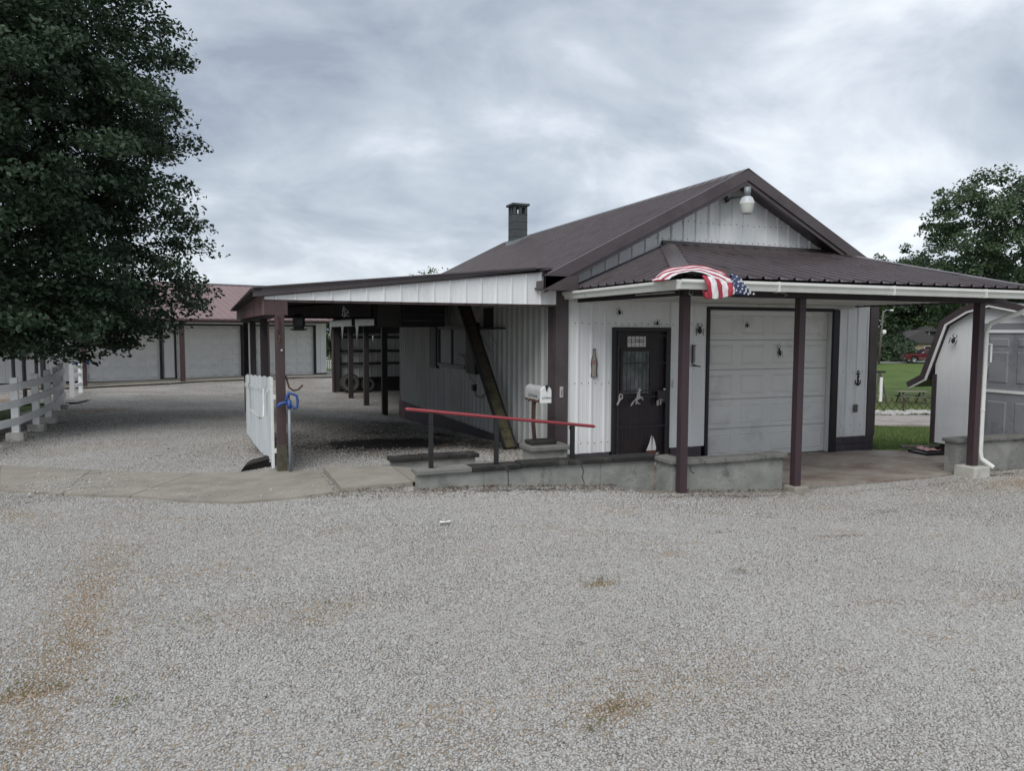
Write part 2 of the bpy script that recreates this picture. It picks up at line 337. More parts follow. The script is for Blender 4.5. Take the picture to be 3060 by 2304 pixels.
P_=np.c_[np.ones(_n),CP[:,:2]]; A_=np.zeros((_n+3,_n+3)); A_[:_n,:_n]=K; A_[:_n,_n:]=P_; A_[_n:,:_n]=P_.T
W_=np.linalg.solve(A_,np.r_[CP[:,2],0,0,0])
cy,sy=math.cos(rad(YAW)),math.sin(rad(YAW))
def gz(x,y,flat=True):
    x=np.asarray(x,float); y=np.asarray(y,float); xc=np.clip(x,-14,14); yc=np.clip(y,-2,34)
    z=W_[_n]+W_[_n+1]*xc+W_[_n+2]*yc
    for i in range(_n): z=z+W_[i]*_U((xc-CP[i,0])**2+(yc-CP[i,1])**2)
    D=x*sy+y*cy; az=np.degrees(np.arctan2(x,np.maximum(y,.01)))
    far=np.interp(D,[13,40,50,99,140,400,1500],[-.0,-2.25,-2.2,-1.95,-1.6,3,6])
    wt=np.clip((az-33)/10,0,1)*np.clip((D-12)/2.5,0,1)*np.clip((x-10.9)/1.2,0,1)
    z=z*(1-wt)+far*wt
    if flat:   # room for the porch slab
        ins=(x>4.6)&(x<12.9)&(y>7.78)&(y<9.9); z=np.where(ins,np.minimum(z,-.06),z)
    wig=.012*np.sin(x*2.1+1.3*np.sin(y*1.7))*np.sin(y*1.9)
    return z+wig*(~((x>4.3)&(x<13)&(y>7.4)&(y<10.2)))
g1=lambda x,y: float(gz(np.array([x]),np.array([y]))[0])
xs=np.unique(np.round(np.r_[np.linspace(-700,-40,12),np.linspace(-40,-14,14),np.arange(-14,16,.125),np.linspace(16,60,60),np.linspace(60,180,25),np.linspace(180,900,12)],4))
ys=np.unique(np.round(np.r_[np.linspace(-60,-4,8),np.arange(-4,2,.5),np.arange(2,13,.125),np.arange(13,34,.25),np.linspace(34,110,70),np.linspace(110,250,20),np.linspace(250,1200,12)],4))
X,Y=np.meshgrid(xs,ys); Z=gz(X,Y); V=np.c_[X.ravel(),Y.ravel(),Z.ravel()]
nx,ny=len(xs),len(ys); ii=(np.arange(ny-1)[:,None]*nx+np.arange(nx-1)).ravel()
Q=np.c_[ii,ii+1,ii+nx+1,ii+nx]; fx=V[Q].mean(1)[:,0]; fy=V[Q].mean(1)[:,1]; fD=fx*sy+fy*cy
lawn=((fx>10.95)&(fy>9.85+.08*np.sin(fx*9)))|((fx>13.2)&(fy>8.6+.1*np.sin(fx*5)))|((fx<-3.95-.15*np.sin(fy*2))&(fy>14)&(fy<24.5))|(fy>41)|(fx>20)|(fx<-22)|((fx>6)&(fy>31))
def submesh(name,mask,m):
    q=Q[mask]; u,inv=np.unique(q,return_inverse=True); vv=V[u]; qq=inv.reshape(-1,4)
    me=bpy.data.meshes.new(name); me.vertices.add(len(vv)); me.vertices.foreach_set('co',vv.ravel()); me.loops.add(qq.size); me.loops.foreach_set('vertex_index',qq.ravel().astype(np.int32))
    me.polygons.add(len(qq)); me.polygons.foreach_set('loop_start',np.arange(0,qq.size,4,dtype=np.int32)); me.polygons.foreach_set('use_smooth',np.ones(len(qq),bool)); me.update(calc_edges=True); me.materials.append(m)
    o=bpy.data.objects.new(name,me); col.objects.link(o); tag(o,kind='structure'); return o,vv
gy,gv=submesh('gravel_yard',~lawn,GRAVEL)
# gaussian patches of debris and some painted tree shade: x,y,rx,ry,strength,rot
def field(pts,P):
    f=np.zeros(len(P))
    for (x,y,rx,ry,s,r) in pts:
        c_,s_=math.cos(rad(r)),math.sin(rad(r)); dx=P[:,0]-x; dy=P[:,1]-y
        f=np.maximum(f,s*np.exp(-(((dx*c_+dy*s_)/rx)**2+((-dx*s_+dy*c_)/ry)**2)))
    return f
_r=random.Random(77)
TANP=[(_r.uniform(-2.5,9.5),_r.uniform(3.2,7.4),_r.uniform(.08,.4),_r.uniform(.05,.16),_r.uniform(.12,.34),_r.uniform(-20,20)) for _ in range(46)]+[(-2.75,9.3,1.3,.28,.9,-28),(-2.2,8.8,.9,.2,.45,-30),(-2.6,20.0,1.3,.8,.55,0),(-.95,4.6,.22,.11,.9,10),(-2.0,13.4,1.6,.5,.25,0),(1.05,6.9,.3,.1,.4,0),(9.6,6.9,1.1,.28,.35,0),(11.0,6.9,1.4,.5,.7,0),(.7,5.15,.35,.2,.42,20),(0.1,5.3,.45,.2,.32,0),(2.75,5.0,.16,.07,.9,0),(3.7,5.5,.2,.08,.5,0),(1.95,3.35,.3,.12,.75,10),(3.9,6.9,.6,.2,.3,0),(5.6,5.6,.25,.07,.35,0),(-.2,3.4,.5,.6,.25,10),(6.6,6.7,.3,.1,.42,0),(4.6,4.1,.15,.07,.4,0),(-.3,8.05,.5,.08,.45,-30),(-.6,5.4,.4,.14,.2,0),(7.6,4.4,.5,.2,.28,0),(5.5,3.9,.4,.15,.22,0)]
TANP+=[(-.85,5.6,.30,2.8,.52,0),(-.2,6.3,.7,.3,.3,0),(2.3,3.5,.9,.35,.28,0),(1.0,3.3,.5,.2,.25,0)]
DARKP=[(2.8,12.4,2.0,1.25,.78,12),(4.2,12.0,.6,1.6,.6,0),(3.2,15.3,1.5,2.2,.42,0),(3.9,11.1,.35,.9,.3,0),(4.1,13.8,.4,1.7,.6,0),(3.9,17.5,.8,2,.45,0),(-2.9,17.2,1.2,1.5,.42,0),(-3.6,15.2,.6,1.8,.55,0),(.62,12.3,.2,1.3,.42,0),(3.5,7.86,1.6,.13,.52,-3),(6.1,7.42,.9,.10,.55,-2),(1.6,8.15,.3,.08,.4,0),(4.6,6.0,.12,.05,.5,0),(5.9,5.6,.2,.04,.45,0),(7.3,6.4,.15,.05,.5,0),(9.0,7.3,.5,.1,.3,0),(4.9,26,.8,3.3,.35,0),(10.9,7.5,.7,.08,.45,0)]  # black leaf mulch; the patch beneath the pear tree also paints its shade
def addf(o,n,a):
    at=o.data.attributes.new(n,'FLOAT','POINT'); at.data.foreach_set('value',a.astype(np.float32))
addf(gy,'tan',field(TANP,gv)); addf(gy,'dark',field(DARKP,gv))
lw,_=submesh('lawn',lawn,GRASS)
def drape(name,D0,D1,l0,l1,m,off,step=1.,kind='structure',fn=None):
    vs=[];fs=[];nu=int((l1-l0)/step)+1;nv=max(2,int((D1-D0)/step)+1)
    for j in range(nv):
        for i in range(nu):
            l_=l0+(l1-l0)*i/(nu-1); D=D0+(D1-D0)*j/(nv-1)+(fn(l_,j/(nv-1)) if fn else 0)
            x=l_*cy+D*sy; y=-l_*sy+D*cy; vs.append((x,y,g1(x,y)+off))
    for j in range(nv-1):
        for i in range(nu-1): a_=j*nu+i; fs.append((a_,a_+1,a_+nu+1,a_+nu))
    o=raw(name,vs,fs,m); tag(o,kind=kind); return o
drape('driveway',22.5,36.8,11.5,60,DRIVE,.03,1.,fn=lambda l,t:.35*math.sin(l*.7)+.2*math.sin(l*2.3))
drape('road',100,107,20,140,ROAD,.06,2.)
# ---------------------------------------------------------------- gravel stones (instanced)
rng=np.random.default_rng(5)
def inwalk(x,y):
    # walkway, ramp, walls, slab and posts keep clear
    wy0=np.interp(x,[-5,-2.33,-.87,.26,1.25,2.2],[12.0,10.24,9.2,8.38,8.3,8.3]); wy1=np.interp(x,[-5,-2.73,-.24,.81,1.25,2.2],[13.7,12.1,10.4,10.06,9.7,9.45])
    return ((x<2.25)&(y>wy0-.02)&(y<wy1+.02))|((x>=2.1)&(x<4.75)&(y>8.0)&(y<9.95))|((x>4.7)&(x<7.1)&(y>7.55))|((x>=7.05)&(x<13)&(y>7.68))
pts=[]
for D0,D1,sp,sz_ in ((2.4,5.2,.0152,.0133),(5.2,8.0,.0182,.0142),(8.0,12.0,.025,.0165),(12,17,.04,.02),(17,24,.08,.025)):
    w_=.80
    nl=int(2*w_*D1/sp); nD=int((D1-D0)/sp)
    a_,b_=np.meshgrid(np.arange(nl),np.arange(nD)); l_=(a_.ravel()+rng.random(a_.size))*sp-w_*D1; D=D0+(b_.ravel()+rng.random(a_.size))*sp
    k=np.abs(l_)<w_*D+.3; l_=l_[k];D=D[k]
    x=l_*cy+D*sy; y=-l_*sy+D*cy
    k=(rng.random(len(x))>np.clip((D-13)/11,0,.95))&~inwalk(x,y)&~((x>10.9)&(y>9.8))&(x>-3.4)
    x=x[k];y=y[k]
    pts.append(np.c_[x,y,gz(x,y)+.002,np.full(len(x),sz_)])
# loose stones strewn on the walkway
n_=420; x=rng.normal(-1.55,.34,n_); y=rng.normal(10.15,.42,n_); pts.append(np.c_[x,y,gz(x,y)+.034,np.full(n_,.022)])
n_=160; x=rng.uniform(-3.5,2,n_); y=np.interp(x,[-5,-2.33,-.87,.26,1.25,2.2],[12.1,10.3,9.27,8.45,8.4,8.4])+rng.exponential(.3,n_); k=y<np.interp(x,[-5,-2.73,-.24,.81,1.25],[13.5,12.0,10.3,9.9,9.6]); pts.append(np.c_[x[k],y[k],gz(x[k],y[k])+.034,np.full(k.sum(),.02)])
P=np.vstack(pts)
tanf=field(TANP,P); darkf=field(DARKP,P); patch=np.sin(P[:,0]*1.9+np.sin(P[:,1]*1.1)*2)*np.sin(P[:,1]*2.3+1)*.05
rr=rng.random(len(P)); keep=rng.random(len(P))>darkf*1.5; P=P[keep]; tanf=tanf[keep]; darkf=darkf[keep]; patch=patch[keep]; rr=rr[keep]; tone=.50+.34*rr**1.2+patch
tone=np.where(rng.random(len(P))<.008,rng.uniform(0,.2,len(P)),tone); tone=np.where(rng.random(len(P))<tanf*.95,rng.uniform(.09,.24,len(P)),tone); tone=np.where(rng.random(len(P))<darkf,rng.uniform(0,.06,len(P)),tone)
me=bpy.data.meshes.new('gravel_stones'); me.vertices.add(len(P)); me.vertices.foreach_set('co',P[:,:3].ravel())
size=P[:,3]*rng.uniform(.5,1.0,len(P))*np.where(rng.random(len(P))<.02,1.7,1)
for n_,v_ in (('tone',np.clip(tone,0,1)),('sz',size)):
    at=me.attributes.new(n_,'FLOAT','POINT'); at.data.foreach_set('value',v_.astype(np.float32))
gs=bpy.data.objects.new('gravel_stones',me); col.objects.link(gs); tag(gs,'loose pale crushed limestone covering the yard in front of the building','gravel',kind='stuff')
ng=bpy.data.node_groups.new('scatter','GeometryNodeTree'); ng.interface.new_socket(name='Geometry',in_out='INPUT',socket_type='NodeSocketGeometry'); ng.interface.new_socket(name='Geometry',in_out='OUTPUT',socket_type='NodeSocketGeometry')
gn=ng.nodes; gl=ng.links; gi=gn.new('NodeGroupInput'); go=gn.new('NodeGroupOutput'); iop=gn.new('GeometryNodeInstanceOnPoints'); ico=gn.new('GeometryNodeMeshIcoSphere'); ico.inputs['Radius'].default_value=1; ico.inputs['Subdivisions'].default_value=1
sm=gn.new('GeometryNodeSetMaterial'); sm.inputs['Material'].default_value=STONE
rv=gn.new('FunctionNodeRandomValue'); rv.data_type='FLOAT_VECTOR'; rv.inputs[0].default_value=(-.5,-.5,0); rv.inputs[1].default_value=(.5,.5,6.28)
rs=gn.new('FunctionNodeRandomValue'); rs.data_type='FLOAT_VECTOR'; rs.inputs[0].default_value=(.55,.42,.28); rs.inputs[1].default_value=(.95,.7,.5)
na=gn.new('GeometryNodeInputNamedAttribute'); na.data_type='FLOAT'; na.inputs['Name'].default_value='sz'
vm=gn.new('ShaderNodeVectorMath'); vm.operation='SCALE'; gl.new(rs.outputs[0],vm.inputs[0]); gl.new(na.outputs['Attribute'],vm.inputs['Scale'])
gl.new(gi.outputs[0],iop.inputs['Points']); gl.new(ico.outputs['Mesh'],sm.inputs['Geometry']); gl.new(sm.outputs[0],iop.inputs['Instance']); gl.new(rv.outputs[0],iop.inputs['Rotation']); gl.new(vm.outputs[0],iop.inputs['Scale']); gl.new(iop.outputs[0],go.inputs[0])
md=gs.modifiers.new('scatter','NODES'); md.node_group=ng
# ================================================================ MAIN BUILDING
XL,XR,YF,YB=4.71,10.95,10.0,19.8
RX,RZ,RS=7.78,4.58,.51
mainb=thing('shop_building','long white ribbed metal shop with brown roof, chimney and front garage door','building',(7.8,15,0))
def rz_(x): return RZ-RS*abs(x-RX)
top=lambda u:rz_(u)-.10
# front wall, split into panels round the openings (door X 5.64-6.66 to 2.15, garage X 7.35-9.95 to 2.48)
def fpanel(x0,x1,z0):
    m=MB().sheet((0,YF,0),(1,0,0),(0,0,1),(0,-1,0),x0,x1,z0,top,phase=.03,brk=(RX,),rh=.022,rw=.05); m.build('siding_panel',WHITE,mainb)
fpanel(4.71,5.64,.25); fpanel(5.64,6.66,2.15)
fpanel(6.66,7.35,.25); fpanel(7.35,8.25,2.48); fpanel(8.25,9.15,2.48); fpanel(9.15,9.95,2.48)
fpanel(9.95,XR,.25)
# screws in the siding
sc_=MB()
random.seed(3)
for zrow,x0,x1 in ((3.52,4.9,9.6),(2.20,4.9,7.3),(1.3,4.9,5.6),(.4,4.9,5.6),(3.8,6.4,9.2),(2.82,4.9,5.3),(1.4,10.0,10.8),(.45,10.0,10.8)):
    x=x0
    while x<x1:
        if not(5.6<x<6.7 and zrow<2.16) and zrow<rz_(x)-.2: sc_.blob((x,YF-.004,zrow+random.uniform(-.01,.01)),.009,.006,.009,6,3)
        x+=.1143
sc_.build('screws',RUST,mainb)['kind']='stuff'
# left side wall
y=YF+.18
while y<YB-.05:
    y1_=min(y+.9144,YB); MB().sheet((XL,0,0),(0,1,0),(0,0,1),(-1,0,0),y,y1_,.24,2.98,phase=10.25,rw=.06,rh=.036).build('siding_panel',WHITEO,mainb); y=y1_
MB().sheet((XR,0,0),(0,1,0),(0,0,1),(1,0,0),YF+.02,YB,.24,2.9,phase=10.2).build('side_wall',WHITE,mainb)
MB().sheet((0,YB,0),(1,0,0),(0,0,1),(0,1,0),XL,XR,.2,top,brk=(RX,)).build('rear_wall',WHITE,mainb)
# skirts of painted block
for n,(a,b,c,d,e,f) in {'skirt':(XL-.015,5.60,YF-.03,YF+.1,-.1,.25),'skirt.':(6.70,7.28,YF-.03,YF+.1,-.1,.25)}.items():
    B(a,b,c,d,e,f).build('skirt',SKIRT,mainb,bevel=.006)
for r_ in range(2):
    x=10.08-.0
    for k in range(3):
        x1=min(x+.40-(.2 if (r_ and k==0) else 0),10.97); 
        if x1>x+.03: B(x,x1-.006,YF-.035,YF+.1,-.1 if r_==0 else .125,.119 if r_==0 else .25).build('skirt_block',SKIRT,mainb,bevel=.005)
        x=x1
B(XL-.03,XL+.1,YF+.2,YB+.01,-.45,.24).build('skirt',SKIRT,mainb,bevel=.006)
B(XR-.1,XR+.03,YF+.1,YB+.01,-.4,.24).build('skirt',SKIRT,mainb)
B(XL-.034,XL+.04,YB-.6,YB+.04,-.45,.24).build('corner_board',FADED,mainb)
# corner trims
MB().box(XL-.03,XL+.175,YF-.045,YF+.0,-.02,2.86).box(XL-.032,XL-.001,YF+.003,YF+.24,-.02,2.86).build('corner_trim',BROWN,mainb,bevel=.004)
MB().box(10.80,10.985,YF-.04,YF,.25,2.85).box(XR+.003,XR+.035,YF+.003,YF+.2,.0,2.85).build('corner_trim',BROWN,mainb,bevel=.004)
MB().box(XL-.02,XL+.03,YB-.1,YB+.03,.24,2.9).build('corner_trim',FADED,mainb)
# roof panels (left slope)
al=math.atan(RS); ca,sa=math.cos(al),math.sin(al)
Ls=(RX-4.45)/ca
y=9.62
while y<YB+.3:
    y1_=min(y+.9144,YB+.32)
    MB().sheet((RX,0,RZ),(0,1,0),(-ca,0,-sa),(-sa,0,ca),y,y1_,.02,Ls,phase=9.75,rh=.03,rw=.05).build('roof_panel',BROWN,mainb); y=y1_
MB().sheet((RX,0,RZ),(0,1,0),(ca,0,-sa),(sa,0,ca),9.62,YB+.32,.02,(11.2-RX)/ca,phase=9.75).build('roof_slope',BROWN,mainb)
MB().prism([(RX,9.7,RZ-.03),(4.5,9.7,RZ-.03-RS*(RX-4.5)),(4.5,9.7,RZ-.09-RS*(RX-4.5)),(RX,9.7,RZ-.09),(11.15,9.7,RZ-.09-RS*(11.15-RX)),(11.15,9.7,RZ-.03-RS*(11.15-RX))],(0,10.3,0)).build('roof_deck',DARK,mainb)
MB().prism([(RX-.16,9.6,RZ-.16*RS+.012),(RX,9.6,RZ+.035),(RX+.16,9.6,RZ-.16*RS+.012),(RX,9.6,RZ+.015)],(0,YB+.34-9.6,0)).build('ridge_cap',BROWN,mainb)
# rake boards, stepped
def rake(sgn,xe,nm='rake_trim'):
    def P(x,z,y): return (x,y,rz_(x)+z)
    m=MB()
    m.prism([P(RX,.035,9.60),P(xe,.035,9.60),P(xe,-.15,9.60),P(RX,-.15,9.60)],(0,.05,0))
    m.build(nm,BROWN,mainb)
    MB().prism([P(RX,-.153,9.625),P(xe,-.153,9.625),P(xe,-.215,9.625),P(RX,-.215,9.625)],(0,.06,0)).build('rake_step',BROWN,mainb)
    MB().prism([P(RX,-.12,9.66),P(xe,-.12,9.66),P(xe,-.14,9.66),P(RX,-.14,9.66)],(0,.335,0)).build('rake_soffit',BROWN,mainb)
rake(-1,4.34); rake(1,11.22)
MB().box(4.36,4.88,9.655,9.955,2.67,2.80).box(4.34,4.86,9.6,9.652,2.655,2.86).build('rake_return',BROWN,mainb,bevel=.004)
for s_,xe in ((1,4.34),(-1,11.22)):
    m=MB().prism([(RX,YB+.3,RZ+.03),(xe,YB+.3,rz_(xe)+.03),(xe,YB+.3,rz_(xe)-.15),(RX,YB+.3,RZ-.15)],(0,.04,0)); m.build('rear_rake',BROWN,mainb)
B(11.16,11.22,9.66,YB+.3,rz_(11.2)-.16,rz_(11.2)+.0).build('eave_trim',BROWN,mainb)
# chimney
cx0,cx1,cy0,cy1=7.25,7.63,18.0,18.38
chm=MB().box(cx0,cx1,cy0,cy1,4.05,5.10)
for (a,b) in ((cx0,cx0+.07),(cx0+.15,cx1-.15),(cx1-.07,cx1)):
    for (c,d) in ((cy0,cy0+.06),(cy1-.06,cy1)): chm.box(a,b,c,d,5.10,5.26)
for (a,b) in ((cx0,cx0+.06),(cx1-.06,cx1)): chm.box(a,b,cy0+.15,cy1-.15,5.10,5.26)
chm.box(cx0,cx1,cy0,cy1,5.261,5.30)
cho=chm.build('chimney',CHIM,mainb,bevel=.006)
B(cx0-.05,cx1+.05,cy0-.05,cy1+.05,5.301,5.36).build('chimney_cap',CHIM,cho,bevel=.01)
cl=MB()
for k in range(5):
    z=4.32+.19*k; cl.box(cx0-.004,cx1+.004,cy0-.004,cy0-.0005,z,z+.008).box(cx0-.004,cx0-.0005,cy0,cy1,z,z+.008)
cl.build('mortar_line',INK,cho)
MB().prism([(cx0-.05,cy0-.05,4.24),(cx1+.04,cy0-.05,4.46),(cx1+.04,cy0-.05,4.56),(cx0-.05,cy0-.05,4.40)],(0,.48,0)).build('chimney_flashing',FLASH,cho)
# ---- garage door, recessed
gx0,gx1,gzt=7.42,9.98,2.44
gd=B(gx0,gx1,YF+.16,YF+.19,0.0,gzt).build('garage_door',WDOOR,mainb)
SH=gzt/5
pw=(gx1-gx0)
for r_ in range(5):
    z0=r_*SH; B(gx0+.002,gx1-.002,YF+.125,YF+.158,z0+.004,z0+SH-.004).build('door_section',WDOOR,gd,bevel=.006)
pm_=None
for r_ in range(5):
    for c_ in range(4):
        cw=pw/4; x0=gx0+c_*cw+.085; x1=gx0+(c_+1)*cw-.085; z0=r_*SH+.085; z1=(r_+1)*SH-.085
        m=MB(); y0=YF+.1248; 
        # raised and fielded panel: recessed groove frame then raised centre
        m.add([(x0,y0,z0),(x1,y0,z0),(x1,y0,z1),(x0,y0,z1),(x0+.018,y0-.012,z0+.018),(x1-.018,y0-.012,z0+.018),(x1-.018,y0-.012,z1-.018),(x0+.018,y0-.012,z1-.018),(x0+.035,y0-.003,z0+.035),(x1-.035,y0-.003,z0+.035),(x1-.035,y0-.003,z1-.035),(x0+.035,y0-.003,z1-.035),(x0+.05,y0-.009,z0+.05),(x1-.05,y0-.009,z0+.05),(x1-.05,y0-.009,z1-.05),(x0+.05,y0-.009,z1-.05)],
          [(a,b,b+4,a+4) for k in (0,4,8) for a,b in ((k,k+1),(k+1,k+2),(k+2,k+3))]+[(k+3,k,k+4,k+7) for k in (0,4,8)]+[(12,13,14,15)])
        m.build('door_panel',WDOOR,gd)
MB().box(7.35,7.405,YF-.03,YF+.16,0,2.48).build('door_jamb',FRAMED,mainb)
B(7.37,9.97,YF-.035,YF+.02,2.435,2.50).build('door_head_trim',FRAMED,mainb)
B(9.985,10.015,YF+.0,YF+.16,0,2.44).build('door_jamb',WDOOR,mainb)
B(9.955,10.085,YF-.05,YF-.001,0,2.47).build('door_side_trim',FRAMED,mainb)
B(7.40,9.99,YF+.04,YF+.16,2.42,2.436).build('door_head',WDOOR,mainb)
# ---- entry door with security grille
ed=B(5.70,6.60,YF+.02,YF+.06,.02,2.08).build('entry_door',DOORD,mainb)
MB().box(5.637,5.70,YF-.045,YF+.05,0,2.147).box(6.60,6.663,YF-.045,YF+.05,0,2.147).box(5.701,6.599,YF-.045,YF+.05,2.085,2.147).build('door_frame',FRAMED,mainb,bevel=.004)
B(5.83,6.31,YF+.012,YF+.019,1.13,1.78).build('door_pane',mat('mottled_light_glass',(.03,.035,.04),(.17,.19,.21),5,.08,stretch=(1,1,.5),spec=.8),ed)  # pale mottling paints reflected and see-through light into the pane colour
MB().box(5.79,5.83,YF-.002,YF+.018,1.09,1.82).box(6.31,6.35,YF-.002,YF+.018,1.09,1.82).box(5.831,6.309,YF-.002,YF+.018,1.78,1.82).box(5.831,6.309,YF-.002,YF+.018,1.09,1.13).build('pane_frame',DOORD,ed)
gr=MB()
GR=mat('grille_iron',(.035,.028,.033),(.022,.018,.022),9,.5)
for k in range(13):
    x=5.735+k*.0695; gr.tube([(x,YF-.055,.06),(x,YF-.055,2.06)],.0032,6)
for z in (.10,.62,1.08,1.17,1.60,2.02): gr.box(5.71,6.59,YF-.063,YF-.047,z-.008,z+.008)
gr.box(5.705,5.73,YF-.07,YF-.045,.04,2.08).box(6.57,6.595,YF-.07,YF-.045,.04,2.08)
go_=gr.build('security_grille',GR,ed)
B(6.42,6.56,YF-.075,YF-.05,.98,1.16).build('lock_box',GR,ed)
MB().lathe((6.53,YF-.10,1.19),[(0,0),(.022,.002),(.024,.02),(.012,.05)],10,'y').build('door_knob',CHROME,ed,smooth=True)
# ---- left side window with shutters
wn=MB().box(4.62,4.70,13.95,14.02,1.33,2.20).box(4.62,4.70,15.88,15.95,1.33,2.20).box(4.62,4.70,14.021,15.879,2.13,2.20).box(4.60,4.70,14.021,15.879,1.33,1.40).box(4.625,4.69,14.93,14.98,1.401,2.129).build('window',mat('bronze_frame',(.06,.065,.075),(.045,.05,.058),5,.4),mainb)
B(4.65,4.66,14.02,14.93,1.40,2.13).build('pane',mat('curtained_glass',(.05,.06,.073),(.035,.043,.055),2,.12),wn); B(4.65,4.66,14.98,15.88,1.40,2.13).build('pane',MATS['curtained_glass'],wn)
for y0 in (13.35,15.98):
    sh=B(4.60,4.685,y0,y0+.55,1.27,2.24).build('shutter',FRAMED,mainb,bevel=.004)
    m=MB()
    for k in range(26): m.box(4.592,4.60,y0+.05,y0+.5,1.33+k*.034,1.35+k*.034)
    m.build('shutter_slats',FRAMED,sh)['kind']='stuff'
MB().box(4.60,4.685,13.45,13.55,.95,1.07).build('outlet_box',FRAMED,mainb,bevel=.004)
MB().tube([(4.66,13.5,.95),(4.655,13.48,.86),(4.65,13.1,.85),(4.66,13.0,.92),(4.66,12.9,.93)],.008,6).build('outlet_cable',INK,mainb)
B(10.485,10.56,YF-.055,YF-.02,.68,.82).build('outlet_cover',mat('grey_plastic',(.13,.14,.12),(.10,.11,.095),9,.6),mainb,bevel=.01)
B(6.725,6.775,YF-.035,YF-.02,1.21,1.33).build('door_switch',WPAINT,mainb,bevel=.004)
MB().box(4.745,4.80,YF-.062,YF-.046,1.11,1.27).build('trim_plate',ORNW,mainb,bevel=.004)
MB().tube([(4.773,YF-.064,1.22),(4.773,YF-.064,1.14)],.006,6).build('trim_plate_slot',RUST,mainb)
# things hung high on the side wall
MB().box(4.05,4.62,16.6,17.9,2.45,2.80).build('electric_cabinet',mat('dull_white',(.30,.31,.32),(.25,.26,.27),3,.6),mainb)
# ================================================================ PORCH
BEAMM=mat('beam_paint',(.026,.018,.023),(.035,.025,.031),5,.7,.2,30)
porch=thing('entrance_porch','low hipped brown metal porch roof with white gutter on square posts','porch',(8,8.5,0))
EX0,EX1,EY,EZ=4.88,10.60,7.05,2.70
WZ=3.43
# front slope (trapezoid), left hip, right hip
HL,HR=6.57,9.75
fs_=(WZ-EZ)/(10-EY); fl=math.hypot(1,fs_)
sl=math.hypot(10-EY,WZ-EZ)
def vtop(u): # distance up slope available at x=u
    if u<HL: return sl*(u-EX0)/(HL-EX0)
    if u>HR: return sl*(EX1-u)/(EX1-HR)
    return sl
x=EX0
while x<EX1-.01:
    x1=min(x+.9144,EX1)
    MB().sheet((0,EY,EZ),(1,0,0),(0,1/fl,fs_/fl),(0,-fs_/fl,1/fl),x,x1,-.03,lambda u:max(vtop(u)-.01,-.02),phase=5.02,rh=.032,rw=.05,brk=(HL,HR)).build('roof_panel',BROWN,porch); x=x1
dxl=HL-EX0; hl=math.hypot(dxl,WZ-EZ); hs=(WZ-EZ)/dxl; hn=math.hypot(1,hs)
MB().sheet((EX0,0,EZ),(0,-1,0),(1/hn,0,hs/hn),(-hs/hn,0,1/hn),-9.985,-EY,-.03,lambda u:hl*max(0,(-u-EY))/(10-EY)-.01,phase=-9.9,rh=.032,rw=.05).build('roof_hip_panel',BROWN,porch)
dxr=EX1-HR; hr_=math.hypot(dxr,WZ-EZ); hs2=(WZ-EZ)/dxr; hn2=math.hypot(1,hs2)
MB().sheet((EX1,0,EZ),(0,1,0),(-1/hn2,0,hs2/hn2),(hs2/hn2,0,1/hn2),EY,9.985,-.03,lambda u:hr_*max(0,(u-EY))/(10-EY)-.01,phase=7.2,rh=.032,rw=.05).build('roof_hip_panel',BROWN,porch)
def hipcap(a,b,w,n1,n2,nm='hip_cap'):
    a=Vector(a);b=Vector(b);d=(b-a).normalized(); s1=Vector(n1).normalized();s2=Vector(n2).normalized()
    up=Vector((0,0,.03)); m=MB(); A=[a+s1*w+up*.9,a+up*1.3,a+s2*w+up*.9]; Bq=[b+s1*w+up*.9,b+up*1.3,b+s2*w+up*.9]
    A2=[p-Vector((0,0,.012)) for p in A];B2=[p-Vector((0,0,.012)) for p in Bq]
    m.add(A+Bq+A2+B2,[(0,1,4,3),(1,2,5,4),(6,9,10,7),(7,10,11,8),(0,3,9,6),(2,8,11,5),(3,4,10,9),(4,5,11,10),(0,6,7,1),(1,7,8,2)])
    m.build(nm,BROWN,porch)
hipcap((HL,9.97,WZ),(EX0,EY,EZ),.13,(-.35,.6,-.10),(.93,-.0,.02))
hipcap((HR,9.97,WZ),(EX1,EY,EZ),.09,(.35,.6,-.10),(-.93,-.0,.02))
B(HL-.1,HR+.05,9.93,9.98,WZ-.02,WZ+.055).build('wall_flashing',BROWN,porch)
# fascia under the sheets
MB().box(EX0+.02,EX1-.02,EY+.01,EY+.04,2.575,2.672).build('fascia',BROWN,porch)
MB().box(EX0+.01,EX0+.04,EY+.045,9.98,2.575,2.672).build('fascia',BROWN,porch)
MB().box(EX1-.04,EX1-.01,EY+.045,9.95,2.575,2.672).build('fascia',BROWN,porch)
# K gutter profile extruded
def gutter(name,a,b,outn,m):
    a=Vector(a);b=Vector(b);o=Vector(outn)
    prof=[(0,.0),(0,-.105),(.07,-.105),(.085,-.06),(.115,-.03),(.115,0),(.10,0),(.10,-.02),(.012,-.02),(.012,0)]
    m_=MB(); m_.prism([a+o*p+Vector((0,0,q)) for p,q in prof],b-a); return m_.build(name,m,porch)
gt=gutter('gutter',(EX0-.107,EY+.006,2.655),(EX1+.12,EY+.006,2.655),(0,-1,0),GUT)
gt2=gutter('gutter',(EX0+.008,9.98,2.655),(EX0+.008,EY+.007,2.655),(-1,0,0),GUT)
for x in (6.1,7.9,9.55): B(x,x+.012,EY-.115,EY,2.545,2.66).build('gutter_joint',GUT,porch)
# beams
MB().box(5.16,10.83,7.55,7.65,2.51,2.66).build('beam',BEAMM,porch,bevel=.004)
MB().beam((5.06,9.97,2.585),(5.22,7.5,2.585),.05,.15).build('beam',BEAMM,porch)
MB().box(10.43,10.5,7.66,9.97,2.52,2.66).build('beam',BEAMM,porch)
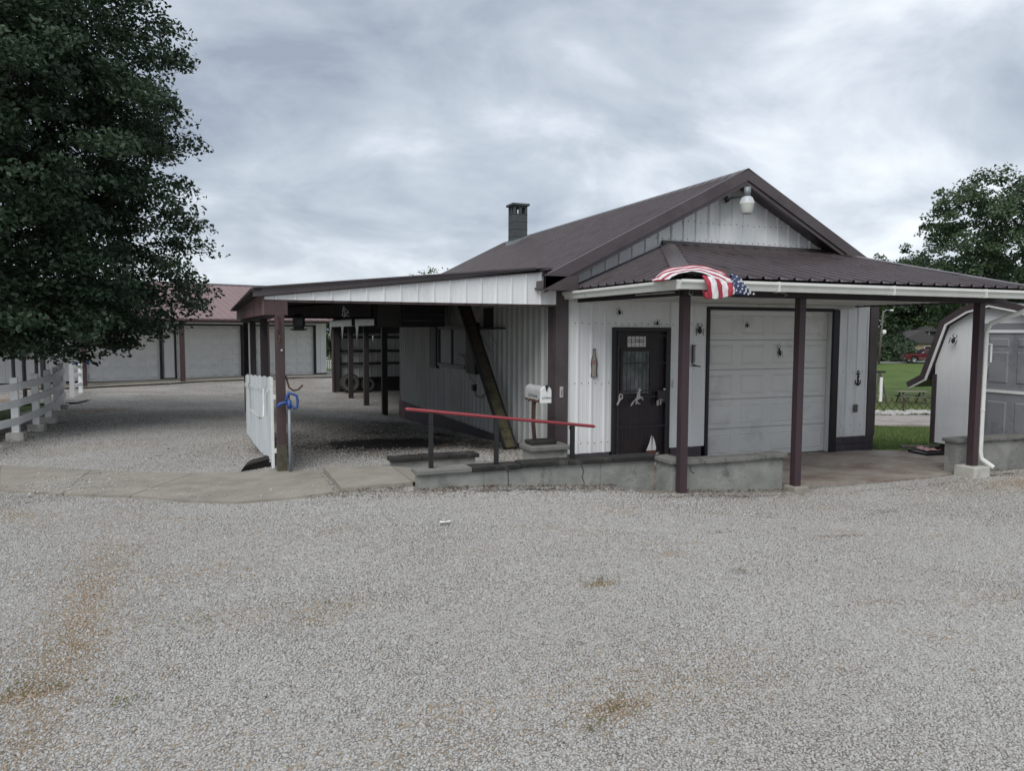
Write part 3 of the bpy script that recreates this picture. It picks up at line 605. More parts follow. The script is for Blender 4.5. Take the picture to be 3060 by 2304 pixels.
# soffit
MB().box(EX0+.045,EX1-.045,EY+.045,9.975,2.662,2.668).box(5.13,10.42,7.66,9.97,2.545,2.56).build('soffit',mat('white_soffit',(.62,.62,.60),(.56,.56,.54),2,.6,dirt=(.4,.4,.38),dirtscale=1.5),porch)
m=MB()
for k in range(14): m.box(5.2,10.4,7.68+.16*k,7.69+.16*k,2.538,2.5445)
m.build('soffit_seams',MATS['white_soffit'],porch)['kind']='stuff'
B(6.95,10.4,9.93,9.97,2.49,2.538).build('wall_cove',MATS['white_soffit'],porch)
# posts
def post(x,y,z0,z1,m,w_=.10,parent=porch,name='post'):
    return B(x-w_/2,x+w_/2,y-w_/2,y+w_/2,z0,z1).build(name,m,parent,bevel=.006)
post(5.27,7.6,-.05,2.509,PURPLE); post(7.03,7.6,.08,2.509,PURPLE); post(10.32,7.6,.14,2.509,PURPLE,.11)
B(6.93,7.16,7.48,7.71,-.2,.085).build('post_footing',CONC,porch,bevel=.02)
B(10.15,10.48,7.43,7.76,-.2,.14).build('post_footing',mat('painted_concrete',(.50,.49,.45),(.42,.41,.37),6,.8,.3,40,dirt=(.2,.17,.13),dirtscale=5),porch,bevel=.015)
MB().tube([(10.42,7.52,1.92),(10.47,7.5,1.92),(10.47,7.5,1.66)],.014,6).build('post_bracket',WPAINT,porch)
m=MB().lathe((5.30,7.545,2.545),[(.035,0),(.035,-.02),(.02,-.03)],8,'y'); m.build('beam_hook',GALV,porch)
MB().tube([(6.55,7.54,2.57),(6.62,7.53,2.585),(6.70,7.53,2.57),(6.74,7.52,2.545),(6.70,7.52,2.535)],.012,6).build('beam_hook',GALV,porch)
# downspout
ds=MB()
dp=[(10.66,7.0,2.56),(10.66,7.0,2.47),(10.58,7.2,2.36),(10.44,7.5,2.22),(10.42,7.55,2.10),(10.41,7.55,.34),(10.42,7.53,.24),(10.52,7.42,.13)]
ds.tube(dp,.034,8); ds.build('downspout',GUT,porch,smooth=False)
for z in (.95,1.95): MB().tube([(10.412,7.55,z),(10.412,7.55,z+.03)],.039,8).build('downspout_strap',GUT,porch)
# ================================================================ SLAB / WALKS
sl_=MB(); poly=[(4.75,9.98),(4.75,8.27),(5.37,8.2),(5.37,7.82),(7.0,7.82),(7.62,8.1),(8.04,7.92),(8.76,7.72),(9.71,7.69),(10.1,7.79),(10.62,9.97)]
sl_.prism([(x,y,-.16) for x,y in poly][::-1],(0,0,.16)); porchslab=sl_.build('concrete_pad',CONCR); tag(porchslab,kind='structure')
pad2=MB().prism([(x,y,-.16) for x,y in [(10.112,7.79),(13.5,7.95),(13.5,9.55),(12.1,9.62),(11.39,9.72),(10.632,9.97)]][::-1],(0,0,.155)).build('concrete_pad',CONCR); tag(pad2,kind='structure')
def slab(poly,zo=.03,th=.12,m=CONC,zf=None,parent=None):
    n=len(poly); zs=[(zf(x,y) if zf else g1(x,y)+zo) for x,y in poly]
    mb=MB(); mb.add([(x,y,z) for (x,y),z in zip(poly,zs)]+[(x,y,z-th) for (x,y),z in zip(poly,zs)],[tuple(range(n)),tuple(range(n,2*n))[::-1]]+[(i+n,(i+1)%n+n,(i+1)%n,i) for i in range(n)][::1])
    return mb.build('slab',m,parent)
# walkway slabs follow the ground: subdivided strips
walk=thing('walkway','curved concrete walkway','path',(0,0,0)); 
for k in ('label','category'): del walk[k]
walk['kind']='structure'
FX=[-9,-5,-2.33,-1.6,-.87,-.3,.26,.75,1.22]; FYv=[14.6,12.0,10.24,9.72,9.2,8.75,8.38,8.27,8.28]
BX=[-9,-5.2,-2.73,-1.5,-.24,.3,.81,1.0,1.24]; BYv=[16.4,13.75,12.1,11.15,10.4,10.2,10.06,9.95,9.76]
def strip(i0,i1,gap=.012):
    fr=[];bk=[]
    for i in range(i0,i1+1):
        t=0
        fr.append(Vector((FX[i],FYv[i],0))); bk.append(Vector((BX[i],BYv[i],0)))
    n=6; vs=[];fs=[]
    # subdivide
    def sub(L_):
        o=[]
        for a,b in zip(L_[:-1],L_[1:]): o+= [a.lerp(b,k/n) for k in range(n)]
        return o+[L_[-1]]
    fr=sub(fr);bk=sub(bk)
    d=(fr[1]-fr[0]).normalized()*gap/2; fr[0]+=d; bk[0]+=d; d=(fr[-1]-fr[-2]).normalized()*gap/2; fr[-1]-=d;bk[-1]-=d
    m_=8
    for f,b in zip(fr,bk):
        for j in range(m_+1):
            p=f.lerp(b,j/m_); vs.append((p.x,p.y,g1(p.x,p.y)+.028))
    R=m_+1; nn=len(fr)
    for i in range(nn-1):
        for j in range(m_): a_=i*R+j; fs.append((a_,a_+R,a_+R+1,a_+1))
    base=len(vs); ring=[i*R for i in range(nn)]+[(nn-1)*R+j for j in range(1,R)]+[i*R+m_ for i in range(nn-2,-1,-1)]+[j for j in range(m_-1,0,-1)]
    for q in ring: x,y,z=vs[q]; vs.append((x,y,z-.12))
    for k in range(len(ring)): k2=(k+1)%len(ring); fs.append((ring[k],base+k,base+k2,ring[k2]))
    raw('slab',vs,fs,CONC,walk)
for a_,b_ in ((0,1),(1,2),(2,3),(3,4),(4,8)): strip(a_,b_)
# approach slab and ramp between the low walls
rampz=lambda x,y: .345-.0*(x) if x<2.3 else max(.02,.345-(x-2.3)*.165)
MB().add([(1.30,8.29,.345),(2.10,8.27,.36),(2.10,9.36,.36),(1.30,9.72,.345),(1.30,8.29,.2),(2.10,8.27,.2),(2.10,9.36,.2),(1.30,9.72,.2)],[(0,1,2,3),(4,5,1,0),(5,6,2,1),(6,7,3,2),(7,4,0,3)]).build('slab',CONC,walk)
vs=[];fs=[]
for i,x in enumerate((2.105,2.6,3.2,3.8,4.3,4.748)):
    z=.36-max(0,(x-2.105))*.13
    vs+=[(x,8.255,z),(x,9.5+.35*min(1,max(0,(x-3.4))/1.2)*0+.0,z)]
for i in range(5): a_=2*i; fs.append((a_,a_+2,a_+3,a_+1))
raw('ramp_surface',vs,fs,CONC,walk)
# ================================================================ LOW BLOCK WALLS
def lowwall(name,label,x0,x1,y0,y1,z0,z1,seg,capm,caph=.055,ov=.045,along='x',caps=None,group=None):
    t=thing(name,label,'low wall',((x0+x1)/2,(y0+y1)/2,0),group=group)
    n=max(1,round((x1-x0)/seg)) if along=='x' else max(1,round((y1-y0)/seg)); random.seed(int(x0*100))
    for k in range(n):
        if along=='x': a,b=x0+(x1-x0)*k/n,x0+(x1-x0)*(k+1)/n; B(a+.0012,b-.0012,y0+random.uniform(0,.004),y1,z0,z1-caph).build('block',BLOCK,t,bevel=.004)
        else: a,b=y0+(y1-y0)*k/n,y0+(y1-y0)*(k+1)/n; B(x0,x1,a+.002,b-.002,z0,z1-caph).build('block',BLOCK,t,bevel=.004)
    m_=max(1,round((x1-x0)/(caps or seg*.8))) if along=='x' else max(1,round((y1-y0)/(caps or seg*.8)))
    for k in range(m_):
        dz=random.uniform(-.006,.006); oy=random.uniform(-.008,.008)
        cmz=capm[k%len(capm)] if isinstance(capm,list) else capm
        if along=='x': a=x0-(ov if k==0 else 0)+(x1-x0)*k/m_; b=x0+(x1-x0)*(k+1)/m_+(ov if k==m_-1 else 0); B(a+.004,b-.004,y0-ov+oy,y1+ov*.6+oy,z1-caph+.001+dz,z1+dz).build('cap_stone',cmz,t,bevel=.01)
        else: a=y0-(ov if k==0 else 0)+(y1-y0)*k/m_; b=y0+(y1-y0)*(k+1)/m_+(ov if k==m_-1 else 0); B(x0-ov,x1+ov*.6,a+.004,b-.004,z1-caph+.001+dz,z1+dz).build('cap_stone',cmz,t,bevel=.01)
    return t
lowwall('retaining_wall','long stained block wall with black mossy caps carrying the red handrail',2.12,5.17,8.05,8.24,-.1,.53,.80,[CAPL,CAPD,CAPD,CAPD,CAPD,CAPL],caps=.62)
lowwall('retaining_wall','block wall with pale grey caps running between the two front porch posts',5.33,6.9,7.69,7.88,-.15,.50,1.57,CAPL,caps=.31)
lowwall('retaining_wall','very short block return wall joining the mossy wall to the post corner',5.19,5.36,7.69,8.04,-.1,.52,.35,CAPL,along='y')
lowwall('retaining_wall','short detached block wall with black mossy cap behind the handrail',2.13,3.24,9.38,9.58,.0,.46,1.11,CAPD,caps=.37)
lowwall('retaining_wall','long plain block wall in front of the barn shaped shed',10.25,14.5,7.80,8.0,-.15,.50,.62,CAPL,caps=.9)
ml=lowwall('block_pier','small block pier topped by a mossy slab under the mailbox',4.12,4.66,9.50,9.86,-.02,.47,.55,CAPL,caph=.06,ov=.05)
B(4.16,4.55,9.62,9.90,.475,.53).build('loose_slab',CAPD,ml,bevel=.01)
# ================================================================ HANDRAIL
hr=thing('handrail','red pipe handrail on three black square posts above the mossy wall','handrail',(3.2,8.14,.53))
for x,z in ((2.28,1.17),(3.07,1.06),(4.06,.945)):
    B(x-.024,x+.024,8.12,8.168,.53,z).build('post',BLACKM,hr,bevel=.003)
MB().tube([(1.99,8.145,1.215),(2.02,8.145,1.208),(4.35,8.145,.915),(4.37,8.145,.912)],[.012,.0195,.0195,.011],12).build('rail',REDP,hr,smooth=True)
MB().tube([(4.02,8.145,.925),(4.03,8.145,.89),(4.06,8.145,.86)],.008,6).build('rail_hook',BLACKM,hr)
# ================================================================ CARPORT
cp=thing('carport','open lean-to carport with brown posts and white panelled front gable','carport',(2.7,15,0))
cs=(3.00-2.60)/(4.6-.5); cl_=math.hypot(1,cs)
y=9.86
while y<20:
    y1_=min(y+.9144,20.0)
    MB().sheet((4.6,0,3.0),(0,1,0),(-1/cl_,0,-cs/cl_),(-cs/cl_,0,1/cl_),y,y1_,0,4.1*cl_,phase=9.95).build('roof_panel',BROWN,cp); y=y1_
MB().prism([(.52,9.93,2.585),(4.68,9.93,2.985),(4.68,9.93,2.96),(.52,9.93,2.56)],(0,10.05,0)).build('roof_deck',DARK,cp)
zc=lambda x:2.60+cs*(x-.5)
x=.63
while x<4.68:
    x1=min(x+.9144,4.69); MB().sheet((0,9.97,0),(1,0,0),(0,0,1),(0,-1,0),x,x1,2.47,lambda u:2.515+(2.968-2.515)*(u-.63)/(4.66-.63),phase=.78).build('siding_panel',WHITE,cp); x=x1
MB().prism([(.50,9.90,2.535),(.50,9.90,2.622),(4.34,9.90,3.0),(4.34,9.90,2.955),(.50,9.90,2.50)],(0,.06,0)).build('rake_trim',BROWN,cp)
MB().prism([(.63,9.93,2.505),(.63,9.93,2.535),(4.4,9.93,2.955),(4.4,9.93,2.925)],(0,.03,0)).build('rake_trim_lower',BROWN,cp)
B(.66,4.69,9.98,10.02,2.44,2.468).build('front_sill',MAROON,cp)
B(.88,2.60,13.1,13.16,2.33,2.62).build('cross_beam',DARK,cp)
MB().box(.635,.915,9.95,9.975,2.275,2.462).build('corner_fascia',MAROON,cp,bevel=.003)
# left fascia, faded and dirty
fa=MB().add([(.61,9.96,2.275),(.61,20.0,2.35),(.61,20.0,2.60),(.61,9.96,2.54),(.635,9.96,2.275),(.635,20.0,2.35),(.635,20.0,2.60),(.635,9.96,2.54)],[(0,3,2,1),(4,5,6,7),(0,4,7,3),(0,1,5,4),(1,2,6,5)]).build('side_fascia',FADED,cp)
MB().prism([(.47,9.88,2.565),(.47,9.88,2.60),(.60,9.88,2.615),(.60,9.88,2.58)],(0,10.15,0)).build('eave_trim',DARK,cp)
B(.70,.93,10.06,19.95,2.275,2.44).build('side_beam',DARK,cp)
for k,(y,m_) in enumerate(((10.0,MAROON),(13.1,DARK),(16.6,DARK),(20.0,DARK))):
    w_=.115; p_=post(.816,y,g1(.8,y)-.1,2.30,m_,w_,cp)
MB().box(.757,.875,9.94,10.06,.15,.62).build('rotten_post_foot',mat('rotten_wood',(.055,.045,.032),(.09,.085,.06),16,.95,.9,40),cp)
m=MB()
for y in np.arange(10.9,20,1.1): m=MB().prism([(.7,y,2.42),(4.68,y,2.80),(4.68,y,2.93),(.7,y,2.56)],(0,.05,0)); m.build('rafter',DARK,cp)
B(.7,4.69,19.93,20.0,2.40,2.60).build('rear_beam',DARK,cp)
MB().prism([(.7,20.02,2.44),(4.7,20.02,2.44),(4.7,20.02,2.93),(.7,20.02,2.56)],(0,.03,0)).build('rear_gable',DARK,cp)
for x in (2.6,3.05,3.5): B(x,x+.06,15.0,15.06,2.18,2.72).build('hanger',DARK,cp)
lf=thing('hanging_loft','dark plank storage loft slung under the carport roof','loft',(3.7,15.5,2.2))
for k in range(5): B(3.42,4.30,14.3+.0,14.34,2.18+k*.11,2.283+k*.11).build('plank',DARK,lf)
B(3.42,4.30,14.35,16.6,2.17,2.2).build('floor',DARK,lf); B(3.42,3.46,14.35,16.6,2.205,2.7).build('side',DARK,lf)
hk=thing('wrench_hook','rusty flat ring hook hanging under the white carport gable','hook',(3.9,10.6,2.2))
MB().box(3.575,3.605,10.30,10.31,2.28,2.46).tube([(3.59+.025*math.cos(t),10.305,2.25+.03*math.sin(t)) for t in np.linspace(0,2*math.pi,11)],.008,6,False).build('hook_bar',RUST,hk)
# post trinkets
tk=thing('rope_bundle','small rusty chain bundle nailed near the top of the front carport post','chain',(.816,9.92,2.1))
for k in range(9): 
    z=2.25-.028*k; MB().tube([(.80+.012*math.cos(t+k)+.008*(k%2),9.925+.01*math.sin(t*2),z+.016*math.sin(t)) for t in np.linspace(0,2*math.pi,7)],.005,5,False).build('link',RUST,tk)
MB().lathe((.83,9.92,1.83),[(.0,-.02),(.014,-.015),(.014,0)],8,'y').build('knob',ORNW,tk)
MB().tube([(.80,9.93,2.02),(.815,9.91,1.99),(.80,9.92,1.93)],.009,6).build('eyelet',RUST,tk)
hk2=thing('post_hook','curved iron hook sticking out from the carport post beside the blue hydrant','hook',(.9,10.0,1.3))
MB().tube([(.88,9.98,1.50),(.90,9.98,1.42),(.92,9.98,1.35),(.97,9.97,1.31),(1.03,9.97,1.32),(1.09,9.97,1.38)],.012,8).build('hook_rod',RUST,hk2)
ln=thing('hanging_lantern','black hanging lantern under the carport beam','lantern',(1.16,11.0,2.1))
MB().tube([(1.16,11,2.30),(1.16,11,2.45)],.006,6).build('chain',BLACKM,ln)
MB().lathe((1.16,11,2.08),[(.0,0),(.06,.0),(.115,.01),(.115,.025),(.07,.03)],8).build('base',BLACKM,ln)
lb=MB().lathe((1.16,11,2.11),[(.07,0),(.085,.05),(.085,.13),(.1,.15),(.06,.19),(.02,.21)],6).build('shade',BLACKM,ln)
MB().lathe((1.16,11,2.13),[(.05,0),(.05,.1)],8).build('glass',GLASS,ln)
wr=thing('wire_ornament','tangled wire ornament hanging from the carport front beam','ornament',(1.7,10.3,2.3))
m=MB(); random.seed(8)
for k in range(5): m.tube([(1.70+random.uniform(-.05,.05),10.3,2.33+random.uniform(-.09,.09)) for _ in range(4)],.004,5)
m.build('wire',GALV,wr)
# leaning cleated plank
lp=thing('leaning_chute','long mossy cleated chute leaning against the side wall','chute',(4.45,11.2,.18))
a=Vector((4.45,11.15,.2)); b=Vector((4.33,13.35,2.72)); d=(b-a).normalized(); L_=(b-a).length
sd_=d.cross(Vector((1,0,0))).normalized()
if sd_.z<0: sd_=-sd_
wv=Vector((1,0,0))-d*d.x; wv.normalize()
def obx(c,hx,hy,hz,nm,m_,par):
    vs=[c+wv*i*hx+sd_*j*hz+d*k*hy for k in (-1,1) for j in (-1,1) for i in (-1,1)]
    return MB().add(vs,[(0,2,3,1),(4,5,7,6),(0,1,5,4),(2,6,7,3),(0,4,6,2),(1,3,7,5)]).build(nm,m_,par)
obx(a+d*L_*.2,.085,L_*.2,.02,'chute_bed',MOSSW,lp); obx(a+d*L_*.7,.084,L_*.2995,.02,'chute_bed',mat('brown_old_plank',(.085,.068,.05),(.055,.043,.033),6,.9,.5,30),lp)
for s_ in (-1,1): obx(a+d*L_/2+wv*s_*.10,.012,L_/2,.04,'side_rail',DARK,lp)
for k in range(15): obx(a+d*(.18+k*.2),.083,.012,.03,'cleat',MOSSW if k<7 else MATS['brown_old_plank'],lp)
for (p,q,r_) in (((4.3,11.9,1.1),(4.55,12.6,2.1),.012),((4.62,13.1,1.75),(4.6,13.9,1.25),.01)):
    pass
rd=thing('leaning_rods','thin metal rods hooked over the mossy chute','rods',(4.6,12.6,1.6))
MB().tube([(4.6,13.4,2.1),(4.55,13.0,2.07),(4.5,12.2,1.72)],.009,6).build('rod',GALV,rd)
MB().tube([(4.62,12.75,2.14),(4.6,12.2,1.86),(4.6,12.15,1.66)],.009,6).build('rod',GALV,rd)
MB().tube([(4.62,14.4,1.62),(4.6,14.0,1.58),(4.58,13.6,1.2),(4.6,13.2,1.08)],.009,6).build('rod',GALV,rd)
shf=thing('wall_shelf','small dark board shelf hung on the side wall above the chute','shelf',(4.55,12.6,2.1))
B(4.50,4.69,12.0,13.4,2.12,2.15).build('board',DARK,shf); B(4.52,4.69,12.6,12.66,2.15,2.5).build('bracket',DARK,shf)
# ================================================================ GATE PANEL of ribbed sheet
gp=thing('ribbed_gate','white weathered ribbed sheet gate hinged to the front carport post','gate',(.72,10.2,.3))
m=MB(); ga=Vector((.725,10.13,0)); gb=Vector((.575,14.2,0)); gd_=(gb-ga); gl_=gd_.length; gd_.normalize(); gnv=Vector((-gd_.y,gd_.x,0))
random.seed(4)
jag={}
def gbot(u):
    k=int(u/.05); 
    if k not in jag: jag[k]=random.uniform(0,.16)*max(0,1-u/1.6)+ (random.random()<.2)*.12*max(0,1-u/1.6)
    x=ga.x+gd_.x*u; y=ga.y+gd_.y*u; return g1(x,y)+.04+jag[k]+ .0*u
gtop=lambda u:1.475-.045*u+.012*math.sin(u*9)
m.sheet(ga,gd_,(0,0,1),gnv,.03,gl_,gbot,gtop,pitch=.075,rw=.05,rh=.018)
m.build('ribbed_sheet',GATEM,gp)
m=MB(); m.sheet(ga+gnv*.012,gd_,(0,0,1),gnv,.03,gl_,lambda u:gtop(u)-.20+.02*math.sin(u*14),lambda u:gtop(u)-.14+.02*math.sin(u*14),pitch=.075,rw=.05,rh=.022); m.build('crimped_band',GATEM,gp)
B(.70,.735,10.09,10.135,g1(.7,10.1)+.05,1.47).build('end_stile',WPAINT,gp,bevel=.004)
for z in (.52,1.22): B(.735,.80,10.085,10.10,z-.03,z+.035).build('hinge',WPAINT,gp,bevel=.004)
MB().tube([(.615,10.16,1.33),(.612,10.14,1.1),(.605,10.10,.98),(.57,10.06,.955),(.53,10.04,.97),(.44,10.02,1.08)],.010,8).build('hook_rod',WPAINT,gp)
MB().tube([(.585,10.06,.965),(.54,10.0,.985),(.47,9.98,1.07)],.010,8).build('hook_rod',WPAINT,gp)
sb=thing('stone_block','dark mossy broken block propping the foot of the ribbed gate','block',(.55,10.5,.25))
MB().prism([(.30,10.35,.2),(.36,10.3,.30),(.42,10.33,.33),(.72,10.5,.36),(.74,10.52,.24)],(.06,.25,.02)).build('block_body',CAPD,sb,bevel=.01)
# hydrant
hy=thing('yard_hydrant','blue yard hydrant with lever handle on a grey standpipe by the carport post','hydrant',(.905,9.86,.25))
hp=[MB().tube([(.905,9.86,.2),(.905,9.86,1.10)],.019,12).build('standpipe',GALV,hy,smooth=True)]
MB().tube([(.925,9.88,.2),(.925,9.88,.62)],.012,8).build('guide_rod',GALV,hy)
MB().tube([(.905,9.86,1.09),(.905,9.86,1.13),(.905,9.86,1.20)],[.026,.034,.024],12).build('valve_head',BLUE,hy,smooth=True)
MB().tube([(.89,9.86,1.16),(.84,9.86,1.165),(.79,9.855,1.15),(.765,9.855,1.11)],[.026,.021,.022,.026],10).build('spout',BLUE,hy,smooth=True)
MB().tube([(.86,9.86,1.16),(.875,9.86,1.23),(.90,9.86,1.29),(.96,9.86,1.27),(1.0,9.86,1.25),(1.01,9.86,1.18),(1.0,9.86,1.10),(.97,9.86,1.09),(.94,9.86,1.12)],[.014,.02,.022,.015,.017,.016,.018,.016,.014],8).build('lever',BLUE,hy,smooth=True)
MB().tube([(.905,9.86,1.19),(.905,9.86,1.28)],.009,6).build('plunger',INK,hy)
# mailbox
mb=thing('mailbox','rusty white rural mailbox with black flag on a bent brown post','mailbox',(4.2,9.6,.53))
MB().beam((4.25,9.72,.52),(4.20,9.66,.76),.045,.045).beam((4.20,9.66,.755),(4.205,9.66,1.09),.045,.045,(0,1,0)).build('post',mat('brown_iron',(.07,.035,.03),(.05,.03,.028),12,.6),mb)
prof=[(-.075,0)]+[(-.075*math.cos(t),.155+.075*math.sin(t)) for t in np.linspace(0,math.pi,13)]+[(.075,0)]
MBX=mat('mailbox_enamel',(.46,.47,.46),(.40,.41,.40),7,.45,.1,30,dirt=(.20,.085,.03),dirtscale=4.5,dirtpos=(.60,.70))
d=Vector((-.03,.45,0)); c=Vector((4.27,9.42,1.095))
MB().prism([c+Vector((p,0,q)) for p,q in prof],d).build('body',MBX,mb,bevel=.004)
MB().prism([c+Vector((p*1.05,0,q*1.03-.003)) for p,q in prof],Vector((.006,-.03,0))).build('door',WPAINT,mb,bevel=.004)
MB().prism([c+Vector((-.029,.428,0))+Vector((p*1.03,0,q*1.02)) for p,q in prof],d*.05).build('rear_rim',MBX,mb)
mrx=MB(); random.seed(6)
for k in range(12): y_=.04+k*.038; mrx.blob((4.27-.077-.066*y_,9.42+y_,1.105+random.uniform(0,.02)),.005,.022,random.uniform(.012,.035),6,3)
mrx.build('rust_streaks',RUST,mb)
MB().tube([(4.275,9.385,1.30),(4.28,9.384,1.265)],.012,8).lathe((4.282,9.39,1.32),[(.0,-.012),(.024,-.01),(.026,.01),(.0,.012)],8,'y').build('flag',INK,mb)
text('lettering','J.D.Home',.034,(4.278,9.387,1.165),(rad(90),0,0),INK,mb,shear=.3)
text('lettering','J.D.Home',.07,(4.176,9.64,1.185),(rad(90),0,rad(-86.2)),mat('faded_ink',(.12,.12,.13),(.2,.2,.2),20,.7),mb,shear=.3)
# yard light
yl=thing('yard_light','grey barn light with ribbed shade and frosted globe under the gable peak','lamp',(7.78,9.62,4.0))
MB().tube([(7.78,9.62,4.33),(7.78,9.62,4.18)],.055,14).build('photocell_can',GALV,yl,smooth=True)
REFL=mat('ribbed_reflector',(.50,.53,.56),(.42,.45,.48),8,.35)
m=MB().lathe((7.78,9.62,4.085),[(.055,.10),(.075,.085),(.104,.02),(.112,0)],24); m.build('reflector',REFL,yl)
m=MB()
for k in range(20):
    t=2*math.pi*k/20; m.tube([(7.78+.078*math.cos(t),9.62+.078*math.sin(t),4.168),(7.78+.112*math.cos(t),9.62+.112*math.sin(t),4.09)],.004,4)
m.build('reflector_ribs',REFL,yl)['kind']='stuff'
MB().lathe((7.78,9.62,3.915),[(.0,0),(.075,.0),(.088,.02),(.100,.10),(.112,.15),(.116,.168),(.112,.175),(.06,.177)],24).build('globe',GLOBE,yl,smooth=True)
MB().tube([(7.78,9.7,4.2),(7.70,9.9,4.2),(7.66,9.99,4.18)],.016,8).build('arm',GALV,yl)
MB().tube([(7.70,9.96,4.18),(7.63,9.94,4.14),(7.60,9.93,4.19),(7.64,9.92,4.22)],.018,6).build('wiring',INK,yl)
# ================================================================ BARN SHAPED SHED (right)
def local(t): ORG[t.name]=Vector((0,0,0)); return t
sh=local(thing('barn_shed','small white barn shaped shed with brown gambrel roof and grey door','shed',(11.78,9.45,0),rad(-90)))
prof=[(.0,1.50),(.235,2.16),(.25,2.20),(.63,2.41),(1.02,2.50),(1.46,2.41),(2.03,2.2),(2.28,1.5)]
pu=[p[0] for p in prof]; pz=[p[1] for p in prof]
st=lambda u:float(np.interp(u,pu,pz))
WP=mat('white_panel',(.80,.815,.82),(.74,.76,.77),3,.5,.1,20,dirt=(.35,.35,.32),dirtscale=3,dirtpos=(.62,.8))
def flatpanel(u0,u1,z0,nm='wall_panel',y=0):
    us=[u0]+[q for q in pu if u0<q<u1]+[u1]
    MB().prism([(u0,y,z0)]+[(u,y,st(u)) for u in us]+[(u1,y,z0)],(0,.03,0)).build(nm,WP,sh)
for a,b in ((.012,.30),(.303,.60),(.603,.86)): flatpanel(a,b,.16)
flatpanel(.863,1.9,2.24,'gable_panel'); flatpanel(1.903,2.27,.16)
for u in (1.2,1.5,1.8): B(u,u+.03,-.012,-.0005,2.24,st(u)-.03).build('batten',WP,sh)
B(-.03,.055,-.02,.0,.13,1.36).build('corner_board',BROWN,sh); B(-.032,-.002,.002,2.4,.13,1.36).build('side_wall',BROWN,sh); B(2.272,2.30,.002,2.4,.13,1.36).build('side_wall',WP,sh)
B(.0,2.28,2.37,2.4,.13,1.36).build('back_wall',WP,sh)
B(.865,1.9,-.015,.02,2.085,2.135).build('lintel',WP,sh); B(.865,1.9,-.008,.01,2.14,2.24).build('header',GREYD,sh)
MB().box(.862,.90,-.02,.03,.16,2.083).build('door_jamb',WPAINT,sh)
dr=B(.902,1.88,.005,.03,.18,2.083).build('grey_door',GREYD,sh)
B(.905,1.878,-.012,.003,1.12,1.165).build('door_rail',WPAINT,dr)
for u0 in (.98,1.44):
    for z0,z1 in ((.30,.98),(1.28,1.78),(1.86,2.0)): 
        m=MB(); m.add([(u0,.0045,z0),(u0+.32,.0045,z0),(u0+.32,.0045,z1),(u0,.0045,z1),(u0+.015,-.006,z0+.015),(u0+.305,-.006,z0+.015),(u0+.305,-.006,z1-.015),(u0+.015,-.006,z1-.015)],[(0,1,5,4),(1,2,6,5),(2,3,7,6),(3,0,4,7),(4,5,6,7)]); m.build('door_panel',GREYD,dr)
MB().tube([(1.0,-.01,1.60),(.99,-.03,1.52),(.985,-.03,1.46),(1.0,-.01,1.40)],.009,6).build('door_pull',CHROME,dr)
# gambrel roof strips with flare
rp_=[(-.42,1.10),(-.10,1.27),(.25,2.23),(.63,2.44),(1.02,2.535),(1.46,2.44),(2.03,2.23),(2.38,1.27),(2.7,1.10)]
def offp(pl,o):
    out=[]
    for i,(a,b) in enumerate(pl):
        n=[]
        for (p,q) in ((pl[i-1],pl[i]) if i>0 else (None,None),(pl[i],pl[i+1]) if i<len(pl)-1 else (None,None)):
            if p: dx,dz=q[0]-p[0],q[1]-p[1]; l_=math.hypot(dx,dz); n.append((-dz/l_,dx/l_))
        mx_,mz_=sum(v[0] for v in n)/len(n),sum(v[1] for v in n)/len(n); k=mx_*mx_+mz_*mz_; out.append((a+mx_/k*o,b+mz_/k*o))
    return out
def band(nm,o0,o1,y0,dy,m_):
    A_=offp(rp_,o0);B_=offp(rp_,o1); mb_=MB()
    for i in range(len(rp_)-1): mb_.prism([(A_[i][0],y0,A_[i][1]),(A_[i+1][0],y0,A_[i+1][1]),(B_[i+1][0],y0,B_[i+1][1]),(B_[i][0],y0,B_[i][1])],(0,dy,0))
    mb_.build(nm,m_,sh)
band('roof',.002,.035,-.095,2.6,BROWN); band('rake_metal',.0,.10,-.13,.03,BROWN); band('rake_board',-.032,-.001,-.125,.028,WPAINT)
for u in (.12,1.1,2.05): B(u,u+.12,.05,2.35,-.02,.13).build('skid',DARK,sh)
# flat items lying by the shed
tr=local(thing('dark_tray','low dark tray lying on the pad in front of the shed','tray',(11.62,9.25,0),rad(-8)))
MB().box(-.36,.75,-.22,.22,.001,.03).box(-.36,.75,-.22,-.20,.031,.045).box(-.36,.75,.20,.22,.031,.045).build('tray_body',FRAMED,tr)
bd=thing('loose_board','pale weathered board lying half on the tray below the shed','board',(12.0,9.5,.03))
MB().beam((11.35,9.72,.06),(12.3,9.35,.06),.14,.03).build('board_body',WOODG,bd)
cf=MB(); 
vs=[];fs=[]; random.seed(11)
for j in range(7):
    for i in range(9):
        vs.append((11.38+i*.045+.01*j,9.22+j*.045,.05+.05*math.sin(i*.75)*math.sin(j*.8)**2+random.uniform(0,.012)))
for j in range(6):
    for i in range(8): a_=j*9+i; fs.append((a_,a_+1,a_+10,a_+9))
fo=raw('folded_cloth',vs,fs,[mat('pink_cloth',(.50,.42,.42),(.38,.14,.15),7,.9)],None,True); tag(fo,'crumpled pink and white cloth lying on the dark tray','cloth')
q=fo.modifiers.new('thick','SOLIDIFY'); q.thickness=.006
